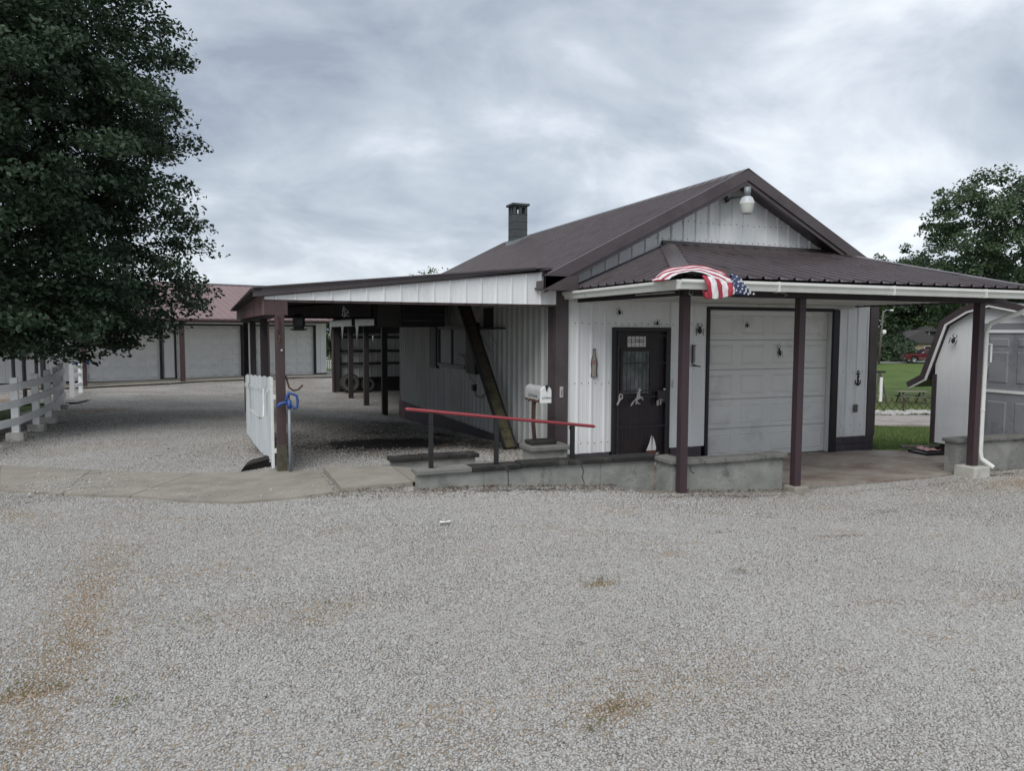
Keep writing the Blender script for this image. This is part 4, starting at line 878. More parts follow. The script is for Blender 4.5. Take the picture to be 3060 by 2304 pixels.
# ================================================================ REAR OPEN SHED
rsd=thing('pole_shed','open sided dark pole shed joined behind the shop','shed',(6.5,24.5,-.2))
for i,y in enumerate((20.46,23.1,25.85)):
    p_=post(4.42,y,g1(4.4,y)-.1,2.35,DARK,.15,rsd); B(4.335,4.344,y-.07,y-.03,.0,2.0).build('post_edge',WOODG,p_) 
post(4.42,28.9,-.35,2.40,DARK,.22,rsd); B(4.26,4.30,28.75,29.1,-.3,2.4).build('corner_board',MAROON,rsd)
x=4.5
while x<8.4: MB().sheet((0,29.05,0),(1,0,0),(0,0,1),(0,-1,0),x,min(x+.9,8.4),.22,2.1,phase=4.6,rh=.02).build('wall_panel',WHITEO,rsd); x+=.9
B(4.3,8.5,28.93,28.99,2.0,3.0).build('upper_board',DARK,rsd); B(4.5,8.5,29.0,29.06,-.4,.25).build('kick_board',DARK,rsd)
for z in (.28,.85,1.33,1.86): B(4.5,8.5,28.92,28.99,z-.05,z+.04).build('girt',DARK,rsd)
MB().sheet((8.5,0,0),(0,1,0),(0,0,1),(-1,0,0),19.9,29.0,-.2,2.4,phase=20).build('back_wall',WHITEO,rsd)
MB().prism([(4.15,19.95,2.52),(8.6,19.95,3.0),(8.6,19.95,3.06),(4.15,19.95,2.58)],(0,9.35,0)).build('roof',ROOFR,rsd)
MB().prism([(4.3,19.97,2.40),(8.6,19.97,2.9),(8.6,19.97,2.98),(4.3,19.97,2.50)],(0,9.2,0)).build('ceiling',DARK,rsd)
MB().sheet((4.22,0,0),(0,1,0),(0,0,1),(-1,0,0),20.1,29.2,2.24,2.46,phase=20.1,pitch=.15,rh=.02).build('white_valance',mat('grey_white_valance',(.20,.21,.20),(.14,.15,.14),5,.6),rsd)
for y in (23.6,26.4,29.15):
    MB().prism([(4.21,y-.42,2.24),(4.21,y+.06,2.24),(4.21,y-.10,1.80),(4.21,y-.16,1.80)],(.02,0,0)).build('valance_point',MATS['grey_white_valance'],rsd)
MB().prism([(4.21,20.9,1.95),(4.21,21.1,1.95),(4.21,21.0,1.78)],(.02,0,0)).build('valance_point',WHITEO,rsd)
def tyre(name,label,c,R,r,tilt):
    t=thing(name,label,'tyre',(c[0],c[1],c[2]-R)); pr=[(R-r*1.5,-.09),(R-.03,-.10),(R,-.06),(R,.06),(R-.03,.10),(R-r*1.5,.09),(R-r*1.4,.02),(R-r*1.4,-.02),(R-r*1.5,-.09)]
    o=MB().lathe((0,0,0),pr,28,'y').build('tread',RUBBER,t,smooth=False,shift=False); o.location=(0,0,R); o.rotation_euler=(rad(tilt),0,0)
    o2=MB().lathe((0,0,0),[(R-r*.45,-.104),(R-r*.6,-.106),(R-r*1.3,-.095)],28,'y').build('sidewall_band',mat('dusty_rubber',(.09,.09,.085),(.06,.06,.058),9,.9),t,shift=False); o2.location=(0,0,R); o2.rotation_euler=(rad(tilt),0,0); return t
tyre('tyre','large dark tyre leaning on the back wall of the pole shed','x' and (4.84,28.5,.13),.37,.13,-10)
tyre('tyre','smaller tyre with a pale dusty sidewall inside the pole shed','x' and (5.52,28.55,.04),.28,.1,-10)
# ================================================================ GARAGE ROW (rear left)
ga_=local(thing('garage_row','long white garage row with pale overhead doors and faded red roof','garage',(-9.70,31.55,0),rad(17.1)))
def gz_(s,d=0):
    a_=rad(17.1); return g1(-9.70+s*math.cos(a_)-d*math.sin(a_),31.55+s*math.sin(a_)+d*math.cos(a_))
drs=[(5.44,8.12),(8.75,11.44),(12.07,14.82)]
segs=[(-7.0,5.36,.12),(5.36,8.2,2.36),(8.2,8.67,.12),(8.67,11.52,2.36),(11.52,11.99,.12),(11.99,14.9,2.36),(14.9,15.4,.12)]
for a,b,z0 in segs:
    x=a
    while x<b-.01:
        x1=min(x+.9144,b); MB().sheet((0,0,0),(1,0,0),(0,0,1),(0,-1,0),x,x1,z0,3.0,phase=.05).build('siding_panel',WHITE,ga_); x=x1
MB().sheet((15.4,0,0),(0,1,0),(0,0,1),(1,0,0),0,8,.1,3.0).build('side_wall',WHITE,ga_); B(-7,15.4,7.95,8,0,3.0).build('rear_wall',WHITE,ga_)
for a,b in ((-7,5.3),(8.2,8.67),(11.6,11.95),(14.95,15.43)): B(a,b,-.02,.05,-.1,.13).build('base_trim',FRAMED,ga_)
ddo=[]
for i,(a,b) in enumerate(drs):
    RD=mat('row_door_brightened',(.80,.81,.80),(.74,.75,.745),2.2,.4,.08,8)  # lighter copy of the door white, offsetting the soffit shade in the colour
    g_=B(a,b,.12,.15,.07,2.3).build('garage_door',RD,ga_)
    for r_ in range(5):
        z0=.08+r_*.444; B(a+.003,b-.003,.09,.118,z0,z0+.438).build('door_section',RD,g_)
        for c_ in range(6):
            cw=(b-a)/6; x0=a+c_*cw+.07; x1=a+(c_+1)*cw-.07; z1=z0+.36; zz0=z0+.08
            MB().add([(x0,.0895,zz0),(x1,.0895,zz0),(x1,.0895,z1),(x0,.0895,z1),(x0+.03,.066,zz0+.03),(x1-.03,.066,zz0+.03),(x1-.03,.066,z1-.03),(x0+.03,.066,z1-.03)],[(0,1,5,4),(1,2,6,5),(2,3,7,6),(3,0,4,7),(4,5,6,7)]).build('door_panel',RD,g_)
    B(a-.08,b+.08,-.03,.09,2.30,2.36).build('door_head_trim',FRAMED,ga_)
    for x in (a-.08,b+.003): B(x,x+.077,-.03,.09,.07,2.299).build('door_side_trim',FRAMED if (i==0 or x>b) else FRAMED,ga_)
B(8.22,8.24,-.04,-.02,.13,2.3).build('strip_trim',FRAMED,ga_)
sg=(4.30-2.56)/(4+1.95); sgl=math.hypot(1,sg)
x=-7.3
while x<15.9:
    x1=min(x+.9144,15.9); MB().sheet((0,-1.95,2.56),(1,0,0),(0,1/sgl,sg/sgl),(0,-sg/sgl,1/sgl),x,x1,0,5.95*sgl,phase=.1,pitch=.3048,rh=.022).build('roof_panel',ROOFR,ga_); x=x1
MB().sheet((0,9.9,2.56),(1,0,0),(0,-1/sgl,sg/sgl),(0,sg/sgl,1/sgl),-7.3,15.9,0,5.95*sgl,pitch=.3048).build('roof_slope',ROOFR,ga_)
MB().prism([(-7.3,3.8,4.26),(-7.3,4,4.34),(-7.3,4.2,4.26),(-7.3,4.0,4.30)],(23.2,0,0)).build('ridge_cap',BROWN,ga_)
MB().box(-7.3,15.9,-1.97,-1.94,2.42,2.565).build('eave_fascia',MAROON,ga_)
MB().tube([(-7.3,-2.01,2.50),(15.9,-2.01,2.50)],.055,8).build('eave_gutter',MAROON,ga_)
MB().box(-7.2,15.85,-1.93,-.02,2.55,2.57).build('soffit',MATS['white_soffit'],ga_)
MB().prism([(15.88,-1.95,2.45),(15.88,4,4.2),(15.88,4,4.32),(15.88,-1.95,2.57)],(.03,0,0)).build('gable_trim',BROWN,ga_)
MB().prism([(15.41,0,3.0),(15.41,4,4.2),(15.41,8,3.0)],(.01,0,0)).build('gable_wall',WHITE,ga_)
for s_ in (1.6,5.06,8.49,11.9,15.35): B(s_-.08,s_+.08,-1.88,-1.72,gz_(s_,-1.8)-.1,2.42).build('post',MAROON,ga_)
vs=[];fs=[]
for i in range(24):
    s_=-7+i; 
    for d_ in (-2.15,0.05): vs.append((s_,d_,max(.06,gz_(s_,d_)+.04) if d_>-1 else gz_(s_,d_)+.05))
for i in range(23): a_=2*i; fs.append((a_,a_+2,a_+3,a_+1))
ap=raw('concrete_apron',vs,fs,CONC); ap.location=(-9.70,31.55,0); ap.rotation_euler=(0,0,rad(17.1)); tag(ap,kind='structure')
B(3.9,4.1,-.04,-.02,1.35,1.6).build('meter_box',WPAINT,ga_)
# deck railing and roof corner beyond the garage row
def at(px,D,z=None):
    l_=(px-1530)/2242*D; x=l_*cy+D*sy; y=-l_*sy+D*cy
    return Vector((x,y,g1(x,y) if z is None else z))
dk=thing('deck_railing','cream wooden deck railing seen past the end of the garage row','railing',at(990,42))
a,b=at(975,42,0),at(1012,42,0); zb=-.3
for z in (.72,.12): MB().beam((a.x,a.y,z+zb),(b.x,b.y,z+zb),.08,.06).build('rail',WPAINT,dk)
for k in range(7): p=a.lerp(b,k/6); B(p.x-.03,p.x+.03,p.y-.03,p.y+.03,zb+.0,zb+.70).build('baluster',WPAINT,dk)
MB().beam((a.x,a.y,zb-.15),(b.x,b.y,zb-.15),1.2,.2).build('deck_floor',TAN,dk)
hb=thing('far_shed','distant building with a blue edged pale roof past the garage row','building',at(985,60))
p0=at(960,60,0);p1=at(1001,60,0); MB().beam((p0.x,p0.y,2.0),(p1.x,p1.y,2.0),4,.25).build('roof',WPAINT,hb); MB().beam((p0.x,p0.y,2.17),(p1.x,p1.y,2.17),4.1,.08).build('roof_edge',BLUE,hb); MB().beam((p0.x,p0.y,.8),(p0.lerp(p1,.3).x,p0.lerp(p1,.3).y,.8),3,2.2).build('wall',WPAINT,hb)
# ================================================================ WHITE BOARD FENCE (left)
bf=thing('board_fence','curved white three board fence on white block footings','fence',(-3.15,16,.2))
FP=[(-4.7,10.3),(-3.95,11.7),(-3.45,13.15),(-3.12,14.95),(-3.06,16.25),(-3.10,17.6),(-3.18,19.0),(-3.34,20.6)]
for i,(x,y) in enumerate(FP):
    gd0=g1(x,y); 
    B(x-.055,x+.055,y-.055,y+.055,gd0+.10,1.27 if i<7 else 1.3).build('post',WPAINT,bf,bevel=.005)
    if i>=2: B(x-.135,x+.135,y-.12,y+.12,gd0-.08,gd0+.13).build('footing',MATS['painted_concrete'],bf,bevel=.015)
for z in (1.125,.845,.545):
    for (x,y),(x2,y2) in zip(FP[:-1],FP[1:]):
        d=Vector((x2-x,y2-y,0)).normalized(); o_=Vector((d.y,-d.x,0))*.08
        MB().beam((x+o_.x,y+o_.y,z),(x2+o_.x,y2+o_.y,z+random.uniform(-.01,.01)),.03,.125).build('board',WPAINT,bf)
sf=thing('short_fence','short white three board fence panel beside the second hydrant','fence',at(222,24))
a,b=at(212,22.0),at(238,25.2)
for p in (a,b): B(p.x-.06,p.x+.06,p.y-.06,p.y+.06,p.z-.05,p.z+.98).build('post',WPAINT,sf)
for z in (.88,.62,.30): MB().beam((a.x,a.y,a.z+z),(b.x,b.y,b.z+z),.03,.12).build('board',WPAINT,sf)
h2=thing('yard_hydrant','small distant blue yard hydrant in front of the garage post','hydrant',at(248,27.5))
p=at(248,27.5); MB().tube([(p.x,p.y,p.z-.05),(p.x,p.y,p.z+.85)],.025,8).build('standpipe',GALV,h2); MB().beam((p.x-.28,p.y,p.z+.9),(p.x+.2,p.y,p.z+.92),.07,.07).box(p.x-.02,p.x+.2,p.y-.05,p.y+.05,p.z+.84,p.z+1.05).build('head',BLUE,h2)
for k,(px,D,h,lab) in enumerate(((38,24,1.9,'tall thin black post behind the fence, leftmost'),(70,21.5,1.2,'short thick black post with crossbar behind the white fence'),(107,25,1.3,'thin black post close behind the second fence post'),(124,26,1.5,'tall black post next to the shorter black post by the garage wall'),(130,24.5,1.25,'black post standing just right of the tall one behind the fence'))):
    p=at(px,D); t=thing('hitching_post',lab,'post',p,group='black posts behind the white fence'); MB().tube([(p.x,p.y,p.z-.05),(p.x,p.y,p.z+h)],.055,8).build('upright',BLACKM,t)
    if k==1: MB().beam((p.x-.35,p.y,p.z+h-.03),(p.x+.25,p.y,p.z+h-.03),.05,.05).build('crossbar',BLACKM,t)
# paths behind the fence
def patch(name,poly,m,off,kind='structure'):
    n=10; a,b,c,d=[Vector((*q,0)) for q in poly]; vs=[];fs=[]
    for j in range(n+1):
        for i in range(n+1):
            p=a.lerp(b,i/n).lerp(d.lerp(c,i/n),j/n); vs.append((p.x,p.y,g1(p.x,p.y)+off))
    for j in range(n):
        for i in range(n): k=j*(n+1)+i; fs.append((k,k+1,k+n+2,k+n+1))
    o=raw(name,vs,fs,m); tag(o,kind=kind); return o
patch('dirt_path',((-16,19.6),(-3.9,22.4),(-4.1,24.3),(-16,22.6)),mat('tan_dirt',(.30,.22,.15),(.24,.18,.125),2,.9,.4,30,world=True),.035)
patch('concrete_strip',((-4.5,21.6),(-3.2,21.9),(-3.1,23.6),(-4.6,23.3)),CONC,.045)
# ================================================================ ORNAMENTS ON THE FRONT WALL
def orn(name,label,cat,loc,group=None): return thing(name,label,cat,loc,0,group)
YW=YF-.03
def beetle(name,label,x,z,s,ang,long=1.0,m=INK,legs=3,big=False):
    t=orn(name,label,'wall ornament',(x,YW,z)); c_,s_=math.cos(rad(ang)),math.sin(rad(ang))
    def T(u,v): return (x+(u*c_-v*s_)*s, z+(u*s_+v*c_)*s)
    b=MB(); n=[]
    q=T(0,0); bl=MB().blob((0,0,0),.42*s,.18*s,.55*s*long,12,8); 
    o=bl.build('body',m,t,smooth=True,shift=False); o.location=(0,-.01,0); o.rotation_euler=(0,-rad(ang),0)
    h=T(0,.62*long); o2=MB().blob((0,0,0),.22*s,.14*s,.2*s,8,6).build('head',m,t,smooth=True,shift=False); o2.location=(h[0]-x,-.01,h[1]-z)
    for sd in (-1,1):
        for k,(a0,a1,a2) in enumerate((((.15,.55*long),(.55,.9*long),(.25,1.35*long)),((.35,.2),(.8,.35),(.78,-.25)),((.3,-.2),(.7,-.3),(.72,-.85*long)))[:legs]):
            P3=[(T(sd*a[0],a[1])) for a in (a0,a1,a2)]
            MB().tube([(p[0],YW-.012,p[1]) for p in P3],.07*s if big else .06*s,5).build('leg',m,t)
    return t
beetle('beetle_ornament','large black metal beetle between the right porch post and garage door',7.20,2.10,.088,0,1,big=True)
beetle('bug_ornament','small dark round bug above left corner of the dark door',5.74,2.37,.06,20)
beetle('bug_ornament','tiny dark bug just above the right half of the door frame',6.41,2.21,.05,-15)
beetle('bug_ornament','tiny black bug on the top section of the garage door',8.23,2.19,.05,10)
for o in (list(bpy.data.objects)[-0:] if False else []): pass
beetle('cricket_ornament','long thin dark cricket on the second section of the garage door',8.92,1.74,.06,14,1.9)
for nm in ('bug_ornament.002','cricket_ornament'):
    o=bpy.data.objects.get(nm)
    if o: o.location.y=YF+.10
bs=beetle('beetle_ornament','black metal beetle hanging on the white wall of the barn shed',0,0,.085,0,1,big=True)
bs.location=(11.70,9.05,1.95); bs.rotation_euler=(rad(0),rad(20),rad(-90))
def flatshape(t,name,pts,m,depth=.012,y=None,x0=0,z0=0,s=1):
    y=YW if y is None else y
    return MB().prism([(x0+p[0]*s,y,z0+p[1]*s) for p in pts],(0,-depth,0)).build(name,m,t)
# bottle sign
bt=orn('bottle_sign','weathered tin sign shaped like a glass soda bottle beside the door','sign',(5.32,YW,1.6))
half=[(.022,.215),(.026,.20),(.022,.185),(.024,.15),(.030,.11),(.045,.065),(.054,.02),(.055,-.02),(.050,-.06),(.046,-.10),(.050,-.15),(.056,-.19),(.052,-.205)]
BT=mat('bottle_print',(.27,.24,.21),(.38,.36,.32),18,.6,stretch=(2,1,.3)); BT2=mat('bottle_edge',(.085,.075,.06),(.10,.09,.07),10,.6)
flatshape(bt,'bottle_outline',[(-a,b) for a,b in half]+[(a,b) for a,b in half[::-1]],BT2,.012,None,5.32,1.605)
flatshape(bt,'bottle_glass',[(-a*.78,b*.97) for a,b in half]+[(a*.45,b*.97) for a,b in half[::-1]],BT,.004,YW-.0125,5.32,1.605)
flatshape(bt,'bottle_cap',[(-.023,.19),(.023,.19),(.023,.225),(-.023,.225)],mat('dull_green_grey',(.13,.15,.15),(.2,.21,.2),9,.5),.006,YW-.0125,5.32,1.605)
flatshape(bt,'red_label',[(-.040,.045),(.022,.045),(.024,-.015),(-.042,-.015)],mat('faded_red_print',(.30,.13,.13),(.36,.2,.2),30,.6),.003,YW-.0168,5.32,1.605)
text('label_lettering','Coca-Cola',.017,(5.312,YW-.0205,1.62),(rad(90),0,0),ORNW,bt,.0005,.3)
# closed sign
cs_=orn('closed_sign','pale rectangular board reading CLOSED behind the top of the door grille','sign',(6.07,YF,1.9))
B(5.905,6.235,YF+.003,YF+.015,1.85,2.02).build('sign_board',SIGNW,cs_)
text('lettering','CLOSED',.078,(6.065,YF+.001,1.937),(rad(90),0,0),INK,cs_,.0008)
# serifs so the letters read as a roman face
# anchor
an=orn('anchor_ornament','dark metal anchor on the siding right of the garage door','wall ornament',(10.56,YW,1.28))
MB().tube([(10.56,YW,1.38),(10.56,YW,1.15)],.013,6).build('shank',INK,an); MB().tube([(10.515,YW,1.355),(10.605,YW,1.355)],.010,6).build('stock',INK,an)
MB().tube([(10.56+.02*math.cos(t),YW,1.395+.02*math.sin(t)) for t in np.linspace(0,6.283,11)],.007,5,False).build('ring',INK,an)
MB().tube([(10.50,YW,1.25),(10.505,YW,1.20),(10.53,YW,1.17),(10.56,YW,1.155),(10.59,YW,1.17),(10.615,YW,1.20),(10.62,YW,1.25)],[.006,.011,.013,.014,.013,.011,.006],6).build('arms',INK,an)
MB().tube([(10.548,YW-.01,1.35),(10.575,YW-.012,1.31),(10.545,YW-.012,1.27),(10.572,YW-.01,1.23),(10.55,YW-.01,1.19)],.008,5).build('rope',INK,an)
# horse
ho=orn('horse_ornament','pale prancing horse cut-out fixed on the middle of the door grille','ornament',(6.05,YF-.07,1.05))
hp_=[(-.13,-.10),(-.10,-.055),(-.06,-.02),(-.035,.005),(-.02,.02),(-.01,.07),(.005,.12),(.02,.15),(.018,.175),(.032,.165),(.05,.155),(.075,.14),(.07,.13),(.045,.125),(.042,.09),(.045,.05),(.055,.03),(.085,.03),(.105,-.02),(.098,-.035),(.082,0),(.055,.005),(.03,-.01),(.0,-.015),(-.005,-.04),(.02,-.07),(.055,-.08),(.05,-.09),(.01,-.085),(-.02,-.06),(-.018,-.09),(-.035,-.09),(-.035,-.05),(-.045,-.02),(-.06,-.04),(-.09,-.09),(-.125,-.115)]
flatshape(ho,'horse_body',hp_,ORNW,.008,YF-.066,6.06,1.055,.95)
kn=orn('rope_knot_ornament','pale looped rope ornament at the left side of the door grille','ornament',(5.76,YF-.07,1.05))
MB().tube([(5.70,YF-.075,.97),(5.74,YF-.075,1.04),(5.77,YF-.075,1.07)],.014,6).tube([(5.735,YF-.07,1.03),(5.735,YF-.07,1.10),(5.76,YF-.07,1.14),(5.79,YF-.07,1.12),(5.79,YF-.07,1.06)],.011,6).build('loop',ORNW,kn)
lk=orn('padlock_tag','small pale padlock hanging at the right of the door grille','padlock',(6.44,YF-.07,1.02))
MB().box(6.40,6.43,YF-.085,YF-.07,.94,1.02).box(6.455,6.475,YF-.085,YF-.07,.95,1.01).box(6.445,6.50,YF-.083,YF-.072,1.02,1.035).build('lock_body',ORNW,lk)
bo=orn('sailboat_ornament','small sailboat cut-out with white sails low on the door','ornament',(6.28,YF-.07,.3))
flatshape(bo,'sail',[(-.01,.26),(-.005,.02),(-.10,.02),(-.05,.13)],WPAINT,.006,YF-.066,6.33,.22); flatshape(bo,'sail',[(.015,.24),(.05,.16),(.075,.06),(.07,.02),(.005,.02)],WPAINT,.006,YF-.066,6.33,.22)
flatshape(bo,'hull',[(-.10,.012),(.08,.012),(.06,-.06),(-.07,-.06)],mat('boat_red',(.16,.05,.05),(.12,.04,.04),9,.6),.008,YF-.066,6.33,.22)
flatshape(bo,'wave',[(-.17,-.03),(-.10,-.01),(-.075,-.05),(.06,-.055),(.08,-.02),(.13,-.015),(.13,-.035),(.05,-.07),(-.16,-.06)],ORNW,.004,YF-.066,6.33,.22)
th=orn('wall_thermometer','tall narrow wire framed gauge on the siding behind the porch post','gauge',(7.09,YW,1.7))
MB().tube([(7.095,YW-.01,1.60),(7.095,YW-.01,1.86)],.022,8).build('tube',mat('cloudy_tube',(.25,.25,.23),(.2,.2,.18),8,.3),th)
MB().box(7.06,7.072,YW-.02,YW,1.58,1.88).box(7.06,7.13,YW-.02,YW,1.86,1.875).tube([(7.06,YW-.02,1.58),(7.12,YW-.05,1.545),(7.19,YW-.06,1.535)],.010,5).tube([(7.04,YW-.02,1.55),(7.14,YW-.03,1.54)],.008,5).build('bracket',mat('bracket_iron',(.06,.05,.05),(.04,.035,.035),9,.6),th)
# ================================================================ FLAG
fl_=thing('draped_flag','large american flag blown over the porch gutter beside the corner post','flag',(5.6,7.1,2.6))
def at3(px,py,Yp):
    # world point on plane y=Yp for a photo coordinate
    yw,pt,rl=rad(YAW),rad(PITCH),rad(ROLL); x=(px-1530)/2242; z=-(py-1152)/2242
    x,z=x*math.cos(rl)-z*math.sin(rl),x*math.sin(rl)+z*math.cos(rl)
    f=math.cos(pt)+z*math.sin(pt); fz=-math.sin(pt)+z*math.cos(pt)
    X_=x*math.cos(yw)+f*math.sin(yw); Y_=-x*math.sin(yw)+f*math.cos(yw); k=Yp/Y_
    return Vector((X_*k,Yp,CAMZ+fz*k))
def cloth(name,rows,stripe,mats,sub=6,wave=.008):
    """rows: list of rows (top to bottom) of 3D points; stripe(u,v)->material index"""
    R=len(rows);C_=len(rows[0]); nu=(C_-1)*sub; nv=(R-1)*sub
    def cr(p0,p1,p2,p3,t): return .5*((2*p1)+(-p0+p2)*t+(2*p0-5*p1+4*p2-p3)*t*t+(-p0+3*p1-3*p2+p3)*t**3)
    def ev(L_,t):
        i=min(int(t),len(L_)-2); f=t-i; g=lambda k:L_[max(0,min(len(L_)-1,k))]; return cr(g(i-1),g(i),g(i+1),g(i+2),f)
    vs=[];fs=[];mi=[]
    for j in range(nv+1):
        for i in range(nu+1):
            col_=[ev(r,i/sub) for r in rows]; p=ev(col_,j/sub)+Vector((0,wave*math.sin(i*1.1+j*.9),wave*.6*math.sin(i*.8-j*.5))); vs.append(tuple(p))
    for j in range(nv):
        for i in range(nu): a_=j*(nu+1)+i; fs.append((a_,a_+nu+1,a_+nu+2,a_+1)); mi.append(stripe((i+.5)/nu,(j+.5)/nv))
    o=raw(name,vs,fs,mats,fl_,True); o.data.polygons.foreach_set('material_index',mi); q=o.modifiers.new('thick','SOLIDIFY'); q.thickness=.004; return o
A=at3
FM=[REDF,WHF,BLF]
top_=[A(1950,838,7.5),A(1985,806,7.42),A(2046,794,7.38),A(2095,793,7.34),A(2150,808,7.25),A(2190,822,7.12)]
mid_=[A(1955,840,7.3),A(1990,815,7.22),A(2050,803,7.2),A(2100,803,7.16),A(2155,820,7.05),A(2188,838,6.98)]
bot_=[A(2000,833,7.0),A(2015,822,7.0),A(2050,812,7.0),A(2085,811,6.98),A(2140,832,6.93),A(2183,856,6.88)]
cloth('upper_fold',[top_,mid_,bot_],lambda u,v:0 if (int(v*6))%2==0 else 1,FM,8,.004)
cloth('hanging_fold',[[A(2098,822,6.96),A(2125,826,6.92),A(2150,834,6.93),A(2183,848,6.88),A(2197,858,6.90)],[A(2112,850,6.90),A(2135,852,6.86),A(2158,855,6.90),A(2185,866,6.84),A(2197,872,6.88)],[A(2112,893,6.92),A(2140,893,6.84),A(2160,890,6.90),A(2183,884,6.84),A(2195,878,6.88)]],lambda u,v:int(u*5.999)%2,FM,8,.004)
cloth('curl',[[A(2099,868,6.93),A(2108,872,6.87),A(2116,870,6.91)],[A(2103,888,6.93),A(2112,892,6.86),A(2124,893,6.90)]],lambda u,v:0,FM,6,.002)
cloth('left_end',[[A(1947,836,7.4),A(1965,826,7.34),A(1995,818,7.28)],[A(1950,839,7.2),A(1972,838,7.15),A(1998,835,7.1)]],lambda u,v:0 if v<.35 or v>.7 else 1,FM,6,.003)
blu=[[A(2176,817,7.12),A(2196,820,7.08),A(2214,832,7.0),A(2226,850,6.90),A(2236,862,6.87)],[A(2186,838,6.96),A(2200,846,6.90),A(2216,860,6.86),A(2230,872,6.85),A(2248,876,6.86)],[A(2190,876,6.88),A(2206,880,6.86),A(2222,882,6.86),A(2238,882,6.86),A(2262,878,6.87)]]
cloth('canton',blu,lambda u,v:2,FM,6,.003)
st_=MB(); random.seed(21)
for j in range(4):
    for i in range(5):
        u=(i+.5+(j%2)*.3)/5.3; v=(j+.4)/4
        def lr(r,u): k=min(int(u*4),3); return r[k].lerp(r[k+1],u*4-k)
        p=lr(blu[0],u).lerp(lr(blu[1],u),v*2) if v<.5 else lr(blu[1],u).lerp(lr(blu[2],u),(v-.5)*2)
        a0=random.uniform(0,1.2); r_=.017; pts_=[]
        for k in range(10): rr_=r_ if k%2==0 else r_*.42; pts_.append((p.x+rr_*math.cos(a0+k*math.pi/5),p.y-.016,p.z+rr_*math.sin(a0+k*math.pi/5)))
        st_.prism(pts_,(0,.003,0))
st_.build('stars',WHF,fl_)['kind']='stuff'
# ================================================================ TREES
def envelope_tree(name,label,loc,prof,trunk_r,nclus,nleaf,crad,lsize,seed,lm,group=None,zmin=None,flat=.45,trunk_top=.8,jit=.18,cat='tree',limbs=26,gap=0.0):
    """prof: list of (z,R) world heights; crown from leaf clusters carried by limbs"""
    rg=np.random.default_rng(seed); t=thing(name,label,cat,loc,0,group); x0,y0,z0=loc
    zs_=np.array([p[0] for p in prof]);Rs_=np.array([p[1] for p in prof]); zl,zh=zs_[0],zs_[-1]
    # sample z weighted by area
    zz=np.linspace(zl,zh,200); wgt=np.interp(zz,zs_,Rs_)**1.6+.05; wgt/=wgt.sum()
    z=rg.choice(zz,nclus,p=wgt)+rg.normal(0,.05,nclus); th=rg.random(nclus)*2*np.pi
    R=np.interp(z,zs_,Rs_)*(1+jit*np.sin(th*3+z*1.3+seed)+jit*.7*np.sin(th*7-z*2.1+seed*2)+rg.normal(0,jit*.35,nclus))
    q=rg.random(nclus)**.42; r=R*q
    C_=np.c_[x0+r*np.cos(th),y0+r*np.sin(th),z]
    if gap>0:
        g_=np.sin(C_[:,0]*1.7+seed)*np.sin(C_[:,1]*1.9+1)*np.sin(C_[:,2]*1.5+2*seed); C_=C_[(g_<gap)]
    if zmin is not None: C_=C_[C_[:,2]>zmin(C_)]
    n=len(C_); csz=crad*rg.uniform(.65,1.3,n)
    idx=np.repeat(np.arange(n),nleaf); m=len(idx)
    off=rg.normal(0,1,(m,3)); off/=np.linalg.norm(off,axis=1)[:,None]; off*=(rg.random(m)**.45)[:,None]; off[:,2]*=flat
    out=np.c_[np.cos(np.arctan2(C_[idx,1]-y0,C_[idx,0]-x0)),np.sin(np.arctan2(C_[idx,1]-y0,C_[idx,0]-x0))]
    p=C_[idx]+off*csz[idx][:,None]; rad_=(off[:,0]*out[:,0]+off[:,1]*out[:,1]); p[:,2]-=.28*np.maximum(rad_,0)**2*csz[idx]
    nrm=rg.normal(0,.75,(m,3)); nrm[:,2]+=1.0; nrm[:,:2]+=out*.35; nrm/=np.linalg.norm(nrm,axis=1)[:,None]
    a_=rg.normal(0,1,(m,3)); a_[:,2]-=.6; a_-=nrm*(a_*nrm).sum(1)[:,None]; a_/=np.linalg.norm(a_,axis=1)[:,None]; b_=np.cross(nrm,a_)
    s_=lsize*rg.uniform(.7,1.25,m)[:,None]
    V_=np.stack([p-a_*s_*.55,p+b_*s_*.33-a_*s_*.1,p+a_*s_*.6,p-b_*s_*.33-a_*s_*.1],1).reshape(-1,3)-np.array(loc)
    me=bpy.data.meshes.new('crown'); me.vertices.add(4*m); me.vertices.foreach_set('co',V_.ravel()); me.loops.add(4*m); me.loops.foreach_set('vertex_index',np.arange(4*m,dtype=np.int32)); me.polygons.add(m); me.polygons.foreach_set('loop_start',np.arange(0,4*m,4,dtype=np.int32)); me.update(calc_edges=True); me.materials.append(lm)
    tone=np.clip(rg.random(n)[idx]*.55+rg.random(m)*.45,0,1); at_=me.attributes.new('tone','FLOAT','FACE'); at_.data.foreach_set('value',tone.astype(np.float32))
    o=bpy.data.objects.new('crown',me); col.objects.link(o); o.parent=t
    tm=MB(); zt=zl+(zh-zl)*trunk_top; tm.tube([(x0,y0,z0-.2),(x0+.05,y0,z0+.6),(x0-.05,y0+.05,(z0+zt)/2),(x0+.05,y0,zt)],[trunk_r*1.25,trunk_r,trunk_r*.6,trunk_r*.12],10)
    tm.build('trunk',BARK,t,smooth=True)
    lbm=MB(); pick=rg.choice(n,min(limbs,n),replace=False)
    for k in pick:
        c=C_[k]; zb=max(z0+(1.9 if zt-z0>5 else .8),min(zt-.2,c[2]-.5*math.hypot(c[0]-x0,c[1]-y0))); f=(zb-z0)/(zt-z0); w0=min(.055+.0*f,max(.03,trunk_r*(1-f)*.5))
        lbm.tube([(x0,y0,zb),((x0+c[0])/2,(y0+c[1])/2,(zb+c[2])/2+.15),tuple(c)],[w0,w0*.55,.012],6)
    lbm.build('limbs',BARK,t,smooth=True); return t
